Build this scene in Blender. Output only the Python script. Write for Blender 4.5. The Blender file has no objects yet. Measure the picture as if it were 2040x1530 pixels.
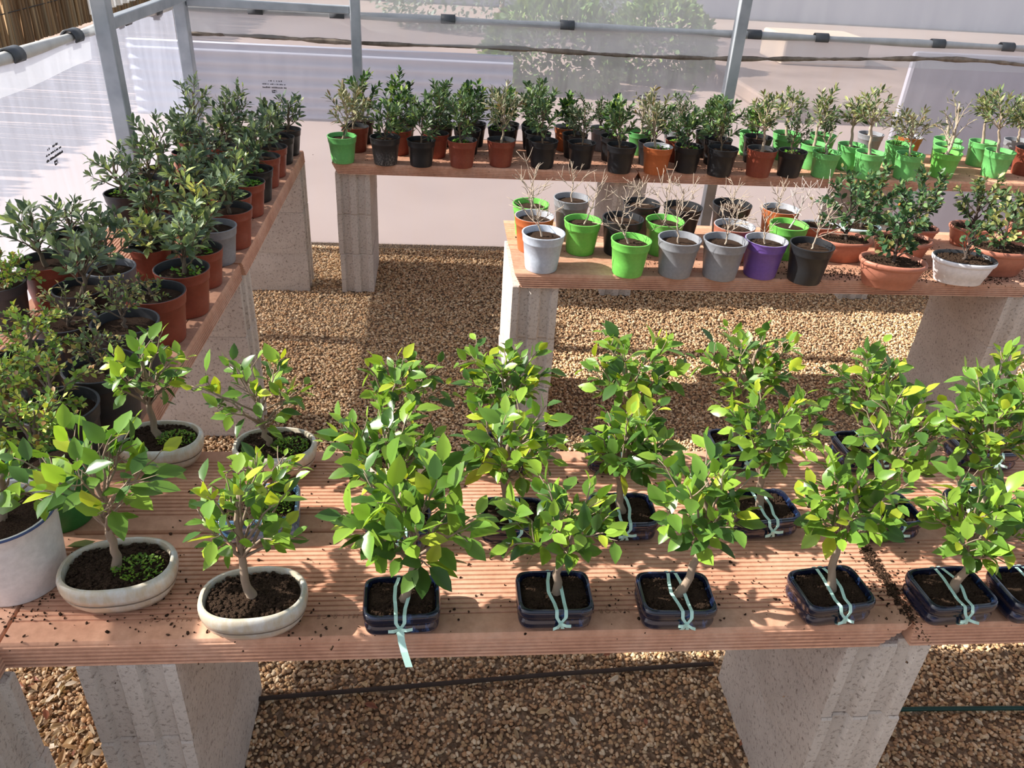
import bpy, math, random
import numpy as np
from mathutils import Vector, Matrix

S = bpy.context.scene
COL = S.collection
# ---------------------------------------------------------------- camera
cam_d = bpy.data.cameras.new('camera'); cam = bpy.data.objects.new('camera', cam_d); COL.objects.link(cam)
yaw, pitch, roll = math.radians(6.295), math.radians(30.985), math.radians(3.684)
F = Vector((math.sin(yaw)*math.cos(pitch), math.cos(yaw)*math.cos(pitch), -math.sin(pitch)))
Rr = Vector((math.cos(yaw), -math.sin(yaw), 0)); U = Rr.cross(F)
R2 = math.cos(roll)*Rr + math.sin(roll)*U; U2 = -math.sin(roll)*Rr + math.cos(roll)*U
cam.matrix_world = Matrix(((R2.x, U2.x, -F.x, 0), (R2.y, U2.y, -F.y, 0), (R2.z, U2.z, -F.z, 1.63), (0, 0, 0, 1)))
cam_d.sensor_width = 36.0; cam_d.lens = 36.0*1587.05/2040; cam_d.clip_start = 0.05; cam_d.clip_end = 200
S.camera = cam
# ---------------------------------------------------------------- world, sun, exposure
w = bpy.data.worlds.new('sky'); S.world = w; w.use_nodes = True
nt = w.node_tree; bg = nt.nodes['Background']
sky = nt.nodes.new('ShaderNodeTexSky'); sky.sky_type = 'NISHITA'; sky.sun_disc = False
sky.sun_elevation = math.radians(36); sky.sun_rotation = math.radians(-87); sky.air_density = 1.0; sky.dust_density = 2.0; sky.ozone_density = 1.0
hz = nt.nodes.new('ShaderNodeHueSaturation'); hz.inputs['Saturation'].default_value = .45; nt.links.new(sky.outputs[0], hz.inputs['Color']); nt.links.new(hz.outputs[0], bg.inputs[0]); bg.inputs[1].default_value = 0.185
sd = bpy.data.lights.new('sun', 'SUN'); sun = bpy.data.objects.new('sun', sd); COL.objects.link(sun)
sd.energy = 9.0; sd.angle = math.radians(0.6); sd.color = (1.0, 0.94, 0.85)
sun.rotation_euler = Vector((1.38, -0.08, -1.0)).to_track_quat('-Z', 'Y').to_euler(); sun.location = (-6, 2, 6)
S.view_settings.view_transform = 'Standard'; S.view_settings.look = 'None'; S.view_settings.gamma = 1.0
S.view_settings.use_curve_mapping = False; S.view_settings.exposure = 0.10
S.cycles.transparent_max_bounces = 24; S.cycles.max_bounces = 8

# ---------------------------------------------------------------- helpers
def tag(o, label=None, cat=None, group=None, kind=None):
    if label: o['label'] = label
    if cat: o['category'] = cat
    if group: o['group'] = group
    if kind: o['kind'] = kind
    return o
def link(o, parent=None):
    COL.objects.link(o)
    if parent is not None: o.parent = parent
    return o
def empty(name, loc=(0, 0, 0), rz=0.0):
    o = bpy.data.objects.new(name, None); o.empty_display_size = .05
    o.location = loc; o.rotation_euler = (0, 0, rz); return link(o)
def mesh_np(name, V, faces, mats, mi=None, col=None, smooth=True):
    """V (n,3); faces: list of (m,k) int arrays (or lists of tuples)"""
    me = bpy.data.meshes.new(name)
    V = np.asarray(V, np.float32)
    loops = []; starts = []; totals = []; s = 0
    for f in faces:
        f = np.asarray(f, np.int32)
        if f.size == 0: continue
        n, k = f.shape
        loops.append(f.ravel()); starts.append(s+np.arange(n)*k); totals.append(np.full(n, k)); s += n*k
    loops = np.concatenate(loops); starts = np.concatenate(starts); totals = np.concatenate(totals)
    me.vertices.add(len(V)); me.vertices.foreach_set('co', V.ravel())
    me.loops.add(len(loops)); me.loops.foreach_set('vertex_index', loops.astype(np.int32))
    me.polygons.add(len(starts)); me.polygons.foreach_set('loop_start', starts.astype(np.int32)); me.polygons.foreach_set('loop_total', totals.astype(np.int32))
    me.polygons.foreach_set('use_smooth', np.full(len(starts), smooth))
    if mi is not None: me.polygons.foreach_set('material_index', np.asarray(mi, np.int32))
    for m in mats: me.materials.append(m)
    if col is not None:
        a = me.color_attributes.new('Col', 'FLOAT_COLOR', 'POINT')
        c = np.ones((len(V), 4), np.float32); c[:, :3] = col; a.data.foreach_set('color', c.ravel())
    me.update(calc_edges=True); me.validate()
    return me
def ob(name, me, parent=None, loc=(0, 0, 0)):
    o = bpy.data.objects.new(name, me); o.location = loc; return link(o, parent)
class MB:
    """collects quads/polys into one mesh"""
    def __init__(s): s.V = []; s.F = {}; s.n = 0; s.MI = {}; s.C = []
    def add(s, V, F, mi=0, col=None):
        V = np.asarray(V, float).reshape(-1, 3)
        for f in F:
            s.F.setdefault(len(f), []).append([i+s.n for i in f]); s.MI.setdefault(len(f), []).append(mi)
        s.V.append(V); s.C.append(np.tile(np.asarray(col if col is not None else (1, 1, 1), float), (len(V), 1)) if np.ndim(col) < 2 else np.asarray(col))
        s.n += len(V)
    def box(s, a, b, mi=0, col=None):
        x0, y0, z0 = a; x1, y1, z1 = b
        s.add([(x0,y0,z0),(x1,y0,z0),(x1,y1,z0),(x0,y1,z0),(x0,y0,z1),(x1,y0,z1),(x1,y1,z1),(x0,y1,z1)],
              [(0,3,2,1),(4,5,6,7),(0,1,5,4),(1,2,6,5),(2,3,7,6),(3,0,4,7)], mi, col)
    def tube(s, P, r, k=6, mi=0, col=None, cap=True):
        P = np.asarray(P, float); n = len(P); r = np.broadcast_to(np.asarray(r, float), (n,))
        T = np.gradient(P, axis=0); T /= np.linalg.norm(T, axis=1)[:, None]+1e-12
        a = np.array((0., 0, 1)) if abs(T[0][2]) < .9 else np.array((1., 0, 0))
        nrm = np.cross(T[0], a); nrm /= np.linalg.norm(nrm)
        V = []; ang = np.arange(k)*2*math.pi/k
        for i in range(n):
            nrm = nrm-T[i]*(nrm@T[i]); nrm /= np.linalg.norm(nrm)+1e-12
            b = np.cross(T[i], nrm)
            V.append(P[i]+r[i]*(np.cos(ang)[:, None]*nrm+np.sin(ang)[:, None]*b))
        V = np.concatenate(V)
        Fc = [(i*k+j, i*k+(j+1) % k, (i+1)*k+(j+1) % k, (i+1)*k+j) for i in range(n-1) for j in range(k)]
        if cap: Fc += [tuple(range(k-1, -1, -1)), tuple((n-1)*k+j for j in range(k))]
        s.add(V, Fc, mi, col)
    def mesh(s, name, mats, smooth=True, color=False):
        ks = sorted(s.F)
        mi = [m for k in ks for m in s.MI[k]]
        return mesh_np(name, np.concatenate(s.V), [s.F[k] for k in ks], mats, mi, np.concatenate(s.C) if color else None, smooth)
def auto_smooth(me, deg=40):
    me.set_sharp_from_angle(angle=math.radians(deg))
    return me

# ---------------------------------------------------------------- materials
def new_mat(name):
    m = bpy.data.materials.new(name); m.use_nodes = True
    return m, m.node_tree, m.node_tree.nodes['Principled BSDF']
def N(t, ty, **kw):
    n = t.nodes.new(ty)
    for k, v in kw.items():
        if hasattr(n, k) and k not in n.inputs: setattr(n, k, v)
        else: n.inputs[k].default_value = v
    return n
def noise(t, scale, detail=4, rough=.6, coord='Object', vec=None):
    n = N(t, 'ShaderNodeTexNoise'); n.inputs['Scale'].default_value = scale; n.inputs['Detail'].default_value = detail; n.inputs['Roughness'].default_value = rough
    if vec is None:
        tc = N(t, 'ShaderNodeTexCoord'); t.links.new(tc.outputs[coord], n.inputs['Vector'])
    else: t.links.new(vec, n.inputs['Vector'])
    return n
def ramp(t, fac, stops):
    r = N(t, 'ShaderNodeValToRGB'); el = r.color_ramp.elements
    el[0].position, el[0].color = stops[0][0], (*stops[0][1], 1); el[1].position, el[1].color = stops[-1][0], (*stops[-1][1], 1)
    for p, c in stops[1:-1]:
        e = el.new(p); e.color = (*c, 1)
    t.links.new(fac, r.inputs[0]); return r
def mixc(t, fac, a, b, mode='MIX'):
    m = N(t, 'ShaderNodeMix', data_type='RGBA', blend_type=mode)
    for sock, v in ((m.inputs[0], fac), (m.inputs[6], a), (m.inputs[7], b)):
        if hasattr(v, 'links') or hasattr(v, 'is_linked'): t.links.new(v, sock)
        else: sock.default_value = v if not isinstance(v, tuple) else (*v, 1)
    return m.outputs[2]
def bump(t, p, h, strength=.4, dist=.003):
    b = N(t, 'ShaderNodeBump'); b.inputs['Strength'].default_value = strength; b.inputs['Distance'].default_value = dist
    t.links.new(h, b.inputs['Height']); t.links.new(b.outputs[0], p.inputs['Normal'])
def plastic(name, c, rough=.45, var=.12, spec=.35):
    m, t, p = new_mat(name)
    n = noise(t, 14, 4); d = tuple(x*(1-var) for x in c); l = tuple(min(1, x*(1+var)) for x in c)
    r = ramp(t, n.outputs[0], [(.3, d), (.7, l)]); t.links.new(r.outputs[0], p.inputs['Base Color'])
    p.inputs['Roughness'].default_value = rough; p.inputs['Specular IOR Level'].default_value = spec
    return m
# terracotta boards
def terracotta():
    m, t, p = new_mat('terracotta')
    a = noise(t, 5, 5); b = noise(t, 60, 3)
    r = ramp(t, a.outputs[0], [(.25, (.48, .235, .148)), (.5, (.63, .345, .23)), (.75, (.72, .455, .33))])
    oi = N(t, 'ShaderNodeObjectInfo'); h = N(t, 'ShaderNodeHueSaturation')
    mr = N(t, 'ShaderNodeMapRange'); t.links.new(oi.outputs['Random'], mr.inputs[0]); mr.inputs[3].default_value = .9; mr.inputs[4].default_value = 1.08
    t.links.new(mr.outputs[0], h.inputs['Value']); t.links.new(r.outputs[0], h.inputs['Color'])
    r2 = ramp(t, b.outputs[0], [(.35, (.82, .8, .78)), (.62, (1, 1, 1))])
    c = mixc(t, .8, h.outputs[0], r2.outputs[0], 'MULTIPLY')
    d = noise(t, 2.3, 5, .7); dm = ramp(t, d.outputs[0], [(.56, (0, 0, 0)), (.78, (.6, .6, .6))])
    c = mixc(t, dm.outputs[0], c, (.66, .47, .38))
    t.links.new(c, p.inputs['Base Color']); p.inputs['Roughness'].default_value = .8; p.inputs['Specular IOR Level'].default_value = .2
    bump(t, p, b.outputs[0], .35, .002); return m
def concrete():
    m, t, p = new_mat('concrete')
    a = noise(t, 6, 4); v = N(t, 'ShaderNodeTexVoronoi'); v.inputs['Scale'].default_value = 190
    tc = N(t, 'ShaderNodeTexCoord'); t.links.new(tc.outputs['Object'], v.inputs['Vector'])
    b = noise(t, 110, 4, .75)
    r = ramp(t, a.outputs[0], [(.3, (.50, .44, .395)), (.7, (.64, .575, .52))])
    sp = ramp(t, b.outputs[0], [(.33, (.45, .42, .4)), (.47, (1, 1, 1))])
    c = mixc(t, 1.0, r.outputs[0], sp.outputs[0], 'MULTIPLY')
    t.links.new(c, p.inputs['Base Color']); p.inputs['Roughness'].default_value = .92; p.inputs['Specular IOR Level'].default_value = .1
    bump(t, p, b.outputs[0], .8, .005); return m
def galvanised():
    m, t, p = new_mat('galvanised_steel')
    a = noise(t, 9, 3); r = ramp(t, a.outputs[0], [(.3, (.30, .33, .37)), (.7, (.44, .47, .51))])
    t.links.new(r.outputs[0], p.inputs['Base Color']); p.inputs['Metallic'].default_value = .35; p.inputs['Roughness'].default_value = .5; return m
def attr_mat(name, rough=.4, trans=.0, tcol=(1.25, 1.2, .5), spec=.45):
    m, t, p = new_mat(name)
    at = N(t, 'ShaderNodeVertexColor', layer_name='Col')
    t.links.new(at.outputs[0], p.inputs['Base Color']); p.inputs['Roughness'].default_value = rough; p.inputs['Specular IOR Level'].default_value = spec
    if trans:
        tr = N(t, 'ShaderNodeBsdfTranslucent'); c = mixc(t, 1.0, at.outputs[0], tcol, 'MULTIPLY'); t.links.new(c, tr.inputs[0])
        mx = N(t, 'ShaderNodeMixShader'); mx.inputs[0].default_value = trans
        t.links.new(p.outputs[0], mx.inputs[1]); t.links.new(tr.outputs[0], mx.inputs[2])
        t.links.new(mx.outputs[0], t.nodes['Material Output'].inputs[0])
    return m
def film(name, t_clear, t_blur, white, tint, rough=.28, streak=.25):
    """polythene sheet: part clear, part blurring, part milky"""
    m, t, p = new_mat(name); t.nodes.remove(p)
    tc = N(t, 'ShaderNodeTexCoord'); mp = N(t, 'ShaderNodeMapping'); mp.inputs['Scale'].default_value = (9, 9, 1.2)
    t.links.new(tc.outputs['Object'], mp.inputs[0]); n = noise(t, 2.2, 5, .65, vec=mp.outputs[0])
    tr = N(t, 'ShaderNodeBsdfTransparent'); tr.inputs[0].default_value = (.86, .86, .87, 1)
    rf = N(t, 'ShaderNodeBsdfRefraction'); rf.inputs['IOR'].default_value = 1.001; rf.inputs['Roughness'].default_value = rough; rf.inputs[0].default_value = (.86, .86, .88, 1)
    tl = N(t, 'ShaderNodeBsdfTranslucent'); tl.inputs[0].default_value = (*tint, 1)
    df = N(t, 'ShaderNodeBsdfDiffuse'); df.inputs[0].default_value = (*tint, 1)
    gl = N(t, 'ShaderNodeBsdfGlossy'); gl.inputs['Roughness'].default_value = .25
    m1 = N(t, 'ShaderNodeMixShader'); m1.inputs[0].default_value = t_blur/(t_clear+t_blur)
    t.links.new(tr.outputs[0], m1.inputs[1]); t.links.new(rf.outputs[0], m1.inputs[2])
    m2 = N(t, 'ShaderNodeMixShader'); m2.inputs[0].default_value = .22
    t.links.new(tl.outputs[0], m2.inputs[1]); t.links.new(df.outputs[0], m2.inputs[2])
    m3 = N(t, 'ShaderNodeMixShader')
    mr = N(t, 'ShaderNodeMapRange'); mr.inputs[1].default_value = .3; mr.inputs[2].default_value = .7
    mr.inputs[3].default_value = white-streak*.3; mr.inputs[4].default_value = white+streak*.3
    t.links.new(n.outputs[0], mr.inputs[0]); t.links.new(mr.outputs[0], m3.inputs[0])
    t.links.new(m1.outputs[0], m3.inputs[1]); t.links.new(m2.outputs[0], m3.inputs[2])
    m4 = N(t, 'ShaderNodeMixShader'); m4.inputs[0].default_value = .04
    t.links.new(m3.outputs[0], m4.inputs[1]); t.links.new(gl.outputs[0], m4.inputs[2])
    t.links.new(m4.outputs[0], t.nodes['Material Output'].inputs[0])
    return m
def soil_mat():
    m, t, p = new_mat('potting_soil')
    a = noise(t, 90, 5, .7); r = ramp(t, a.outputs[0], [(.3, (.018, .011, .008)), (.5, (.075, .045, .03)), (.7, (.20, .13, .085))])
    t.links.new(r.outputs[0], p.inputs['Base Color']); p.inputs['Roughness'].default_value = .95; p.inputs['Specular IOR Level'].default_value = .1
    bump(t, p, a.outputs[0], 1.0, .01); return m
def gravel_base():
    m, t, p = new_mat('gravel_bed')
    v = N(t, 'ShaderNodeTexVoronoi'); v.inputs['Scale'].default_value = 95
    tc = N(t, 'ShaderNodeTexCoord'); t.links.new(tc.outputs['Object'], v.inputs['Vector'])
    hs = N(t, 'ShaderNodeSeparateColor'); t.links.new(v.outputs['Color'], hs.inputs[0])
    r = ramp(t, hs.outputs[0], [(0, (.18, .11, .06)), (.5, (.29, .19, .11)), (1, (.40, .28, .18))])
    t.links.new(r.outputs[0], p.inputs['Base Color']); p.inputs['Roughness'].default_value = .9
    bump(t, p, v.outputs['Distance'], 1.0, .02); return m
def simple(name, c1, c2, scale=3, rough=.8, coord='Object', bumpd=0):
    m, t, p = new_mat(name); a = noise(t, scale, 5, .6, coord); r = ramp(t, a.outputs[0], [(.3, c1), (.7, c2)])
    t.links.new(r.outputs[0], p.inputs['Base Color']); p.inputs['Roughness'].default_value = rough
    if bumpd: bump(t, p, a.outputs[0], .6, bumpd)
    return m
M = dict(
    terra=terracotta(), concrete=concrete(), steel=galvanised(), soil=soil_mat(), gravel=gravel_base(),
    pebble=attr_mat('pebbles', .85, spec=.2), leaf=attr_mat('leaf_glossy', .3, .34), leaf_dull=attr_mat('leaf_dull', .45, .22, (1.2, 1.15, .7)), herb=attr_mat('herb_leaf', .5, .35),
    bark=attr_mat('bark', .85, spec=.15), crumb=attr_mat('soil_crumb', .95, spec=.1),
    film_left=film('film_side', .60, .32, .40, (.47, .50, .62)), film_back=film('film_back', .05, .6, .36, (.86, .84, .92), .5), film_up=film('film_upper', .05, .5, .42, (.86, .89, .92), .5),
    pipe=plastic('pipe_grey', (.42, .43, .45)), clip=plastic('clip_grey', (.075, .082, .095)), dirt=simple('film_dirt', (.10, .075, .06), (.33, .27, .22), 14),
    ink=plastic('print_ink', (.06, .06, .07)), stamp=plastic('stamp_groove', (.30, .15, .09)),
    line=plastic('incised_line', (.16, .12, .09)), wrap=plastic('wrapped_film', (.60, .59, .57)), ribbon=plastic('mint_ribbon', (.46, .70, .63), .4), hose=plastic('hose_black', (.05, .035, .028), .8), hose2=plastic('hose_green', (.01, .05, .04)),
    outside=simple('outside_ground', (.33, .25, .215), (.41, .32, .28), .8), reed=attr_mat('reed', .7),
    panel=simple('corrugated_metal', (.40, .43, .54), (.48, .51, .62), 1.2, .6), hedge=attr_mat('hedge_leaf', .6, .2), earth=simple('dark_soil', (.20, .145, .115), (.32, .24, .20), 1.5),
    tan=simple('tan_wall', (.62, .48, .36), (.72, .58, .45), 2), slate=simple('grey_slab', (.38, .37, .44), (.46, .45, .52), 1), polyc=film('polycarbonate', .8, .05, .15, (.8, .82, .85), .2),
    nail=plastic('fleck', (.6, .58, .52)),
)
PC = dict(green=(.14, .45, .135), lime=(.15, .48, .085), oldgreen=(.035, .20, .05), black=(.018, .019, .022), darkgrey=(.045, .047, .053), grey=(.23, .24, .265), palegrey=(.46, .51, .60),
          red=(.235, .058, .036), rust=(.43, .12, .04), brown=(.36, .13, .085), purple=(.14, .075, .31), white=(.72, .70, .70), terra=(.42, .165, .11), whitebowl=(.72, .72, .76), paleblue=(.45, .58, .60))
for k, c in list(PC.items()): M['pot_'+k] = plastic('plastic_'+k, c, .42, .1)
M['inner_black'] = plastic('plastic_inner', (.03, .032, .036)); M['inner_grey'] = plastic('plastic_inner_grey', (.36, .37, .40))
INNER = dict(red='inner_black', rust='inner_grey', brown='inner_grey', white='inner_grey', purple='inner_grey', whitebowl='inner_black')
def worn():
    m, t, p = new_mat('plastic_worn'); a = noise(t, 22, 6, .75); r = ramp(t, a.outputs[0], [(.50, (.022, .022, .025)), (.68, (.42, .40, .38))])
    tc = N(t, 'ShaderNodeTexCoord'); sx = N(t, 'ShaderNodeSeparateXYZ'); t.links.new(tc.outputs['Object'], sx.inputs[0])
    mr = N(t, 'ShaderNodeMapRange'); mr.inputs[1].default_value = .0; mr.inputs[2].default_value = .55; mr.inputs[3].default_value = 1; mr.inputs[4].default_value = 0; t.links.new(sx.outputs[2], mr.inputs[0])
    c = mixc(t, mr.outputs[0], (.022, .022, .025), r.outputs[0]); t.links.new(c, p.inputs['Base Color']); p.inputs['Roughness'].default_value = .5; return m
M['pot_worn'] = worn()
def glaze(name, base, streak, amount):
    m, t, p = new_mat(name); tc = N(t, 'ShaderNodeTexCoord'); mp = N(t, 'ShaderNodeMapping'); mp.inputs['Scale'].default_value = (1, 1, .35); t.links.new(tc.outputs['Object'], mp.inputs[0])
    a = noise(t, 7, 5, .7, vec=mp.outputs[0]); r = ramp(t, a.outputs[0], [(amount, base), (min(.99, amount+.2), streak)])
    t.links.new(r.outputs[0], p.inputs['Base Color']); p.inputs['Roughness'].default_value = .16; p.inputs['Specular IOR Level'].default_value = .6
    p.inputs['Coat Weight'].default_value = .4; p.inputs['Coat Roughness'].default_value = .1; return m
M['pot_navy'] = glaze('glaze_navy', (.006, .009, .026), (.05, .13, .34), .56)
M['pot_skyblue'] = glaze('glaze_skyblue', (.06, .13, .24), (.32, .45, .58), .48)
M['pot_cream'] = glaze('glaze_cream', (.52, .45, .34), (.60, .60, .58), .45)
M['pot_cream'].node_tree.nodes['Principled BSDF'].inputs['Roughness'].default_value = .3
ZT = 0.63          # top of every bench
rs = np.random.RandomState
# ---------------------------------------------------------------- setting
def grid_sheet(name, mat, P0, Ux, Uz, nx, nz, disp=None, parent=None):
    P0, Ux, Uz = map(lambda v: np.array(v, float), (P0, Ux, Uz)); nrm = np.cross(Ux, Uz); nrm /= np.linalg.norm(nrm)
    i, j = np.meshgrid(np.linspace(0, 1, nx+1), np.linspace(0, 1, nz+1), indexing='ij')
    V = P0+i[..., None]*Ux+j[..., None]*Uz
    if disp is not None: V = V+disp(i, j)[..., None]*nrm
    V = V.reshape(-1, 3); a = np.arange(nx*(nz+1)).reshape(nx, nz+1)[:, :-1].ravel()
    return ob(name, mesh_np(name, V, [np.stack([a, a+nz+1, a+nz+2, a+1], 1)], [mat]), parent)
def structure(o): o['kind'] = 'structure'; return o
structure(grid_sheet('floor', M['gravel'], (-1.25, -.6, 0), (5.4, 0, 0), (0, 4.78, 0), 40, 40, lambda i, j: .004*np.sin(9*i+5*j)*np.cos(11*j)))
structure(grid_sheet('ground', M['outside'], (-22, -3, -.035), (50, 0, 0), (0, 40, 0), 2, 2))
def film_wave(seed, amp, k):
    r = rs(seed); ph = r.rand(6)*6.28; fr = r.uniform(.6, 1.6, 6)*k
    def f(i, j):
        d = sum(np.sin(fr[q]*i*6.28+ph[q]+(1.5+q)*j) for q in range(6))/6
        return amp*d*(1.05-.75*np.abs(2*j-1)**2)
    return f
fl = film_wave(3, .018, 3.2)
def left_disp(i, j):   # tight sheet with drawn folds beside the corner post
    return fl(i, j)+.02*np.exp(-((i-.93)/.07)**2)*np.sin(60*i+5*j)*(.3+.7*j)
structure(grid_sheet('wall_left', M['film_left'], (-1.215, 4.12, -.01), (0, -4.6, 0), (0, 0, 1.19), 150, 24, lambda i, j: left_disp(1-i, j)))
structure(grid_sheet('wall_back', M['film_back'], (-1.215, 4.17, -.01), (5.4, 0, 0), (0, 0, 1.145), 140, 20, film_wave(5, .012, 2.5)))
structure(grid_sheet('wall_back_upper', M['film_up'], (-1.215, 4.185, 1.13), (5.4, 0, 0), (0, 0, 1.3), 80, 12, film_wave(7, .006, 2)))
# folded-over pocket of film hanging below the roll pipe, dirty along its bottom edge
def flap_disp(i, j): return .008*np.sin(7*i)+.006*np.sin(31*i+2*j)
t1 = grid_sheet('trim_1', M['film_up'], (-1.18, 4.135, 1.03), (5.36, 0, .0), (0, 0, .115), 120, 4, flap_disp); structure(t1)
structure(grid_sheet('trim_3', M['film_up'], (-1.19, 3.05, 1.09), (0, -3.3, .055), (0, 0, .09), 60, 6, lambda i, j: .006*np.sin(9*i)+.012*(1-j)*np.sin(23*i+1)))
mb = MB()
rr = rs(4); xs = np.linspace(-1.18, 4.1, 200); zz = 1.030+.004*np.sin(xs*5)+.05*np.clip(xs-1.4, 0, 2)*np.exp(-((xs-2.2)/.9)**2)
th = .004+.008*np.abs(np.sin(xs*3.1)*np.sin(xs*11+1))+.003*rr.rand(200)
for i in range(199):
    mb.add([(xs[i], 4.128, zz[i]-th[i]), (xs[i+1], 4.128, zz[i+1]-th[i+1]), (xs[i+1], 4.128, zz[i+1]+th[i+1]), (xs[i], 4.128, zz[i]+th[i]),
            (xs[i], 4.134, zz[i]-th[i]), (xs[i+1], 4.134, zz[i+1]-th[i+1]), (xs[i+1], 4.134, zz[i+1]+th[i+1]), (xs[i], 4.134, zz[i]+th[i])], [(0,1,2,3),(7,6,5,4),(3,2,6,7),(1,0,4,5)])
structure(ob('trim_2', mb.mesh('trim_2', [M['dirt']])))
# posts, rails and roll pipes
def prism(name, label, cat, a, b, parent=None, mat='steel', group=None, bev=.004):
    m = MB(); m.box(a, b); me = m.mesh(name, [M[mat]], smooth=False); o = ob(name, me, parent)
    bm = o.modifiers.new('bevel', 'BEVEL'); bm.width = bev; bm.segments = 2
    if label: tag(o, label, cat, group)
    return o
G = 'galvanised posts of the greenhouse'
prism('steel_post', 'galvanised square post in front of the side film, beside the reed fence view', 'post', (-1.175, 3.055, 0), (-1.12, 3.11, 2.4), group=G)
prism('steel_post', 'galvanised square post in the corner where the two films meet', 'post', (-1.2, 4.055, 0), (-1.145, 4.11, 2.4), group=G)
prism('steel_post', 'narrow galvanised post at the back film behind the first olive pots', 'post', (-.412, 4.07, 0), (-.367, 4.115, 2.4), group=G)
prism('steel_post', 'galvanised post at the back film among the later olive pots, sunlit on one side', 'post', (1.42, 4.06, 0), (1.475, 4.115, 2.4), group=G)
prism('steel_rail', 'short galvanised rail joining the side post to the corner post', 'rail', (-1.168, 3.112, 1.178), (-1.132, 4.053, 1.218))
prism('steel_rail', 'galvanised rail between the corner post and the narrow back post', 'rail', (-1.143, 4.075, 1.155), (-.414, 4.11, 1.19))
def roll_pipe(label, A, B, sag, clips, mat='pipe'):
    A, B = np.array(A), np.array(B); s = np.linspace(0, 1, 40); P = A+(B-A)*s[:, None]; P[:, 2] += sag*np.sin(s*math.pi)
    m = MB(); m.tube(P, .0165+.003*np.sin(s*40), 12); o = ob('roll_pipe', auto_smooth(m.mesh('roll_pipe', [M[mat]]))); tag(o, label, 'pipe', 'film roll pipes')
    d = (B-A)/np.linalg.norm(B-A)
    for c in clips:
        q = A+(B-A)*c; q[2] += sag*math.sin(c*math.pi); m = MB(); ang = np.linspace(-.6, 3.9, 16); W = .034; ex = np.cross(d, (0, 0, 1))
        ring = lambda r, e: np.array([q+d*e+r*(math.cos(a)*ex+np.array((0, 0, 1))*math.sin(a)) for a in ang])
        V = np.concatenate([ring(.0215, -W), ring(.0215, W), ring(.026, -W), ring(.026, W)]); n = 16; Fc = []
        for i in range(n-1): Fc += [(i, i+1, n+i+1, n+i), (2*n+i+1, 2*n+i, 3*n+i, 3*n+i+1), (i+1, i, 2*n+i, 2*n+i+1), (n+i, n+i+1, 3*n+i+1, 3*n+i)]
        Fc += [(0, n, 3*n, 2*n), (n-1, 2*n+n-1, 3*n+n-1, 2*n-1)]
        m.add(V, Fc); ob('clip', m.mesh('clip', [M['clip']]), o)
    return o
roll_pipe('grey pipe with dark clips rolled into the top of the side film', (-1.205, -.3, 1.245), (-1.205, 4.03, 1.158), -.004, [.649, .749, .86, .95], 'wrap')
roll_pipe('long grey pipe with dark clips along the top of the back film', (-1.17, 4.15, 1.142), (4.15, 4.15, 1.146), .0, [.06, .13, .2275, .335, .51, .575, .69, .76, .81])
# corrugated clear sheet above the side rail
structure(grid_sheet('window_1', M['polyc'], (-1.2, 4.05, 1.225), (0, -.94, 0), (0, 0, 1.1), 160, 2, lambda i, j: .009*np.sin(i*6.28*13)))
# ---------------------------------------------------------------- beyond the film
def reed_fence():
    r = rs(11); m = MB(); y = 4.5
    while y < 15:
        c = np.array(((.30, .17, .075), (.42, .26, .12), (.20, .115, .05), (.34, .24, .13))[r.randint(4)])*r.uniform(.75, 1.2); x = -4.6+r.uniform(-.02, .02)
        h = 1.42+r.uniform(-.06, .06); m.tube([(x, y, 0), (x+r.uniform(-.02, .02), y+r.uniform(-.03, .03), h*.5), (x+r.uniform(-.02, .02), y+r.uniform(-.05, .05), h)], r.uniform(.017, .025), 6, 0, c, cap=False)
        y += r.uniform(.021, .034)
    for z in (.35, 1.0): m.tube([(-4.57, 4.4, z), (-4.57, 15, z)], .006, 5, 0, (.05, .04, .03))
    o = ob('reed_fence', m.mesh('reed_fence', [M['reed']], color=True)); tag(o, 'brown reed screen standing beyond the open top of the side film', 'fence')
reed_fence()
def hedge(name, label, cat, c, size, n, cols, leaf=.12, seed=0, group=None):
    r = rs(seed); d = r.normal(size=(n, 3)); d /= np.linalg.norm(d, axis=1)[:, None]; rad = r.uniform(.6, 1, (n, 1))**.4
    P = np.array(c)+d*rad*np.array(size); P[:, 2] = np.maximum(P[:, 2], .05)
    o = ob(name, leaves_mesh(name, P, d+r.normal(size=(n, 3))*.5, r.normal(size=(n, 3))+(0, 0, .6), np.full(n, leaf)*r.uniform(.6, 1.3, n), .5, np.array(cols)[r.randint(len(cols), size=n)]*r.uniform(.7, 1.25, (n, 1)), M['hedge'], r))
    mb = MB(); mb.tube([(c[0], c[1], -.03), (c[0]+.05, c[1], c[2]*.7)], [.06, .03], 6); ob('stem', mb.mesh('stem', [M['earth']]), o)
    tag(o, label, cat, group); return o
# ---------------------------------------------------------------- leaves
def leaf_template(kind):
    if kind == 'broad':
        st = [(.13, .05, 0), (.30, .72, 0), (.55, 1.0, 0), (.80, .62, 0)]
    elif kind == 'narrow':
        st = [(.10, .12, 0), (.38, .9, 0), (.72, .85, 0)]
    else:
        st = [(.2, .55, 0), (.6, 1., 0)]
    V = [(0, 0)]
    for u, h, _ in st: V += [(u, -h), (u, 0), (u, h)]
    V.append((1, 0)); V = np.array(V); n = len(st); T = [(0, 2, 1), (0, 3, 2)]; Q = []
    for i in range(n-1):
        a = 1+3*i; Q += [(a, a+1, a+4, a+3), (a+1, a+2, a+5, a+4)]
    a = 1+3*(n-1); e = 3*n+1; T += [(a, a+1, e), (a+1, a+2, e)]
    return V, np.array(Q), np.array(T)
LT = {k: leaf_template(k) for k in ('broad', 'narrow', 'tiny')}
def unit(v): return v/(np.linalg.norm(v, axis=-1, keepdims=True)+1e-9)
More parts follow.
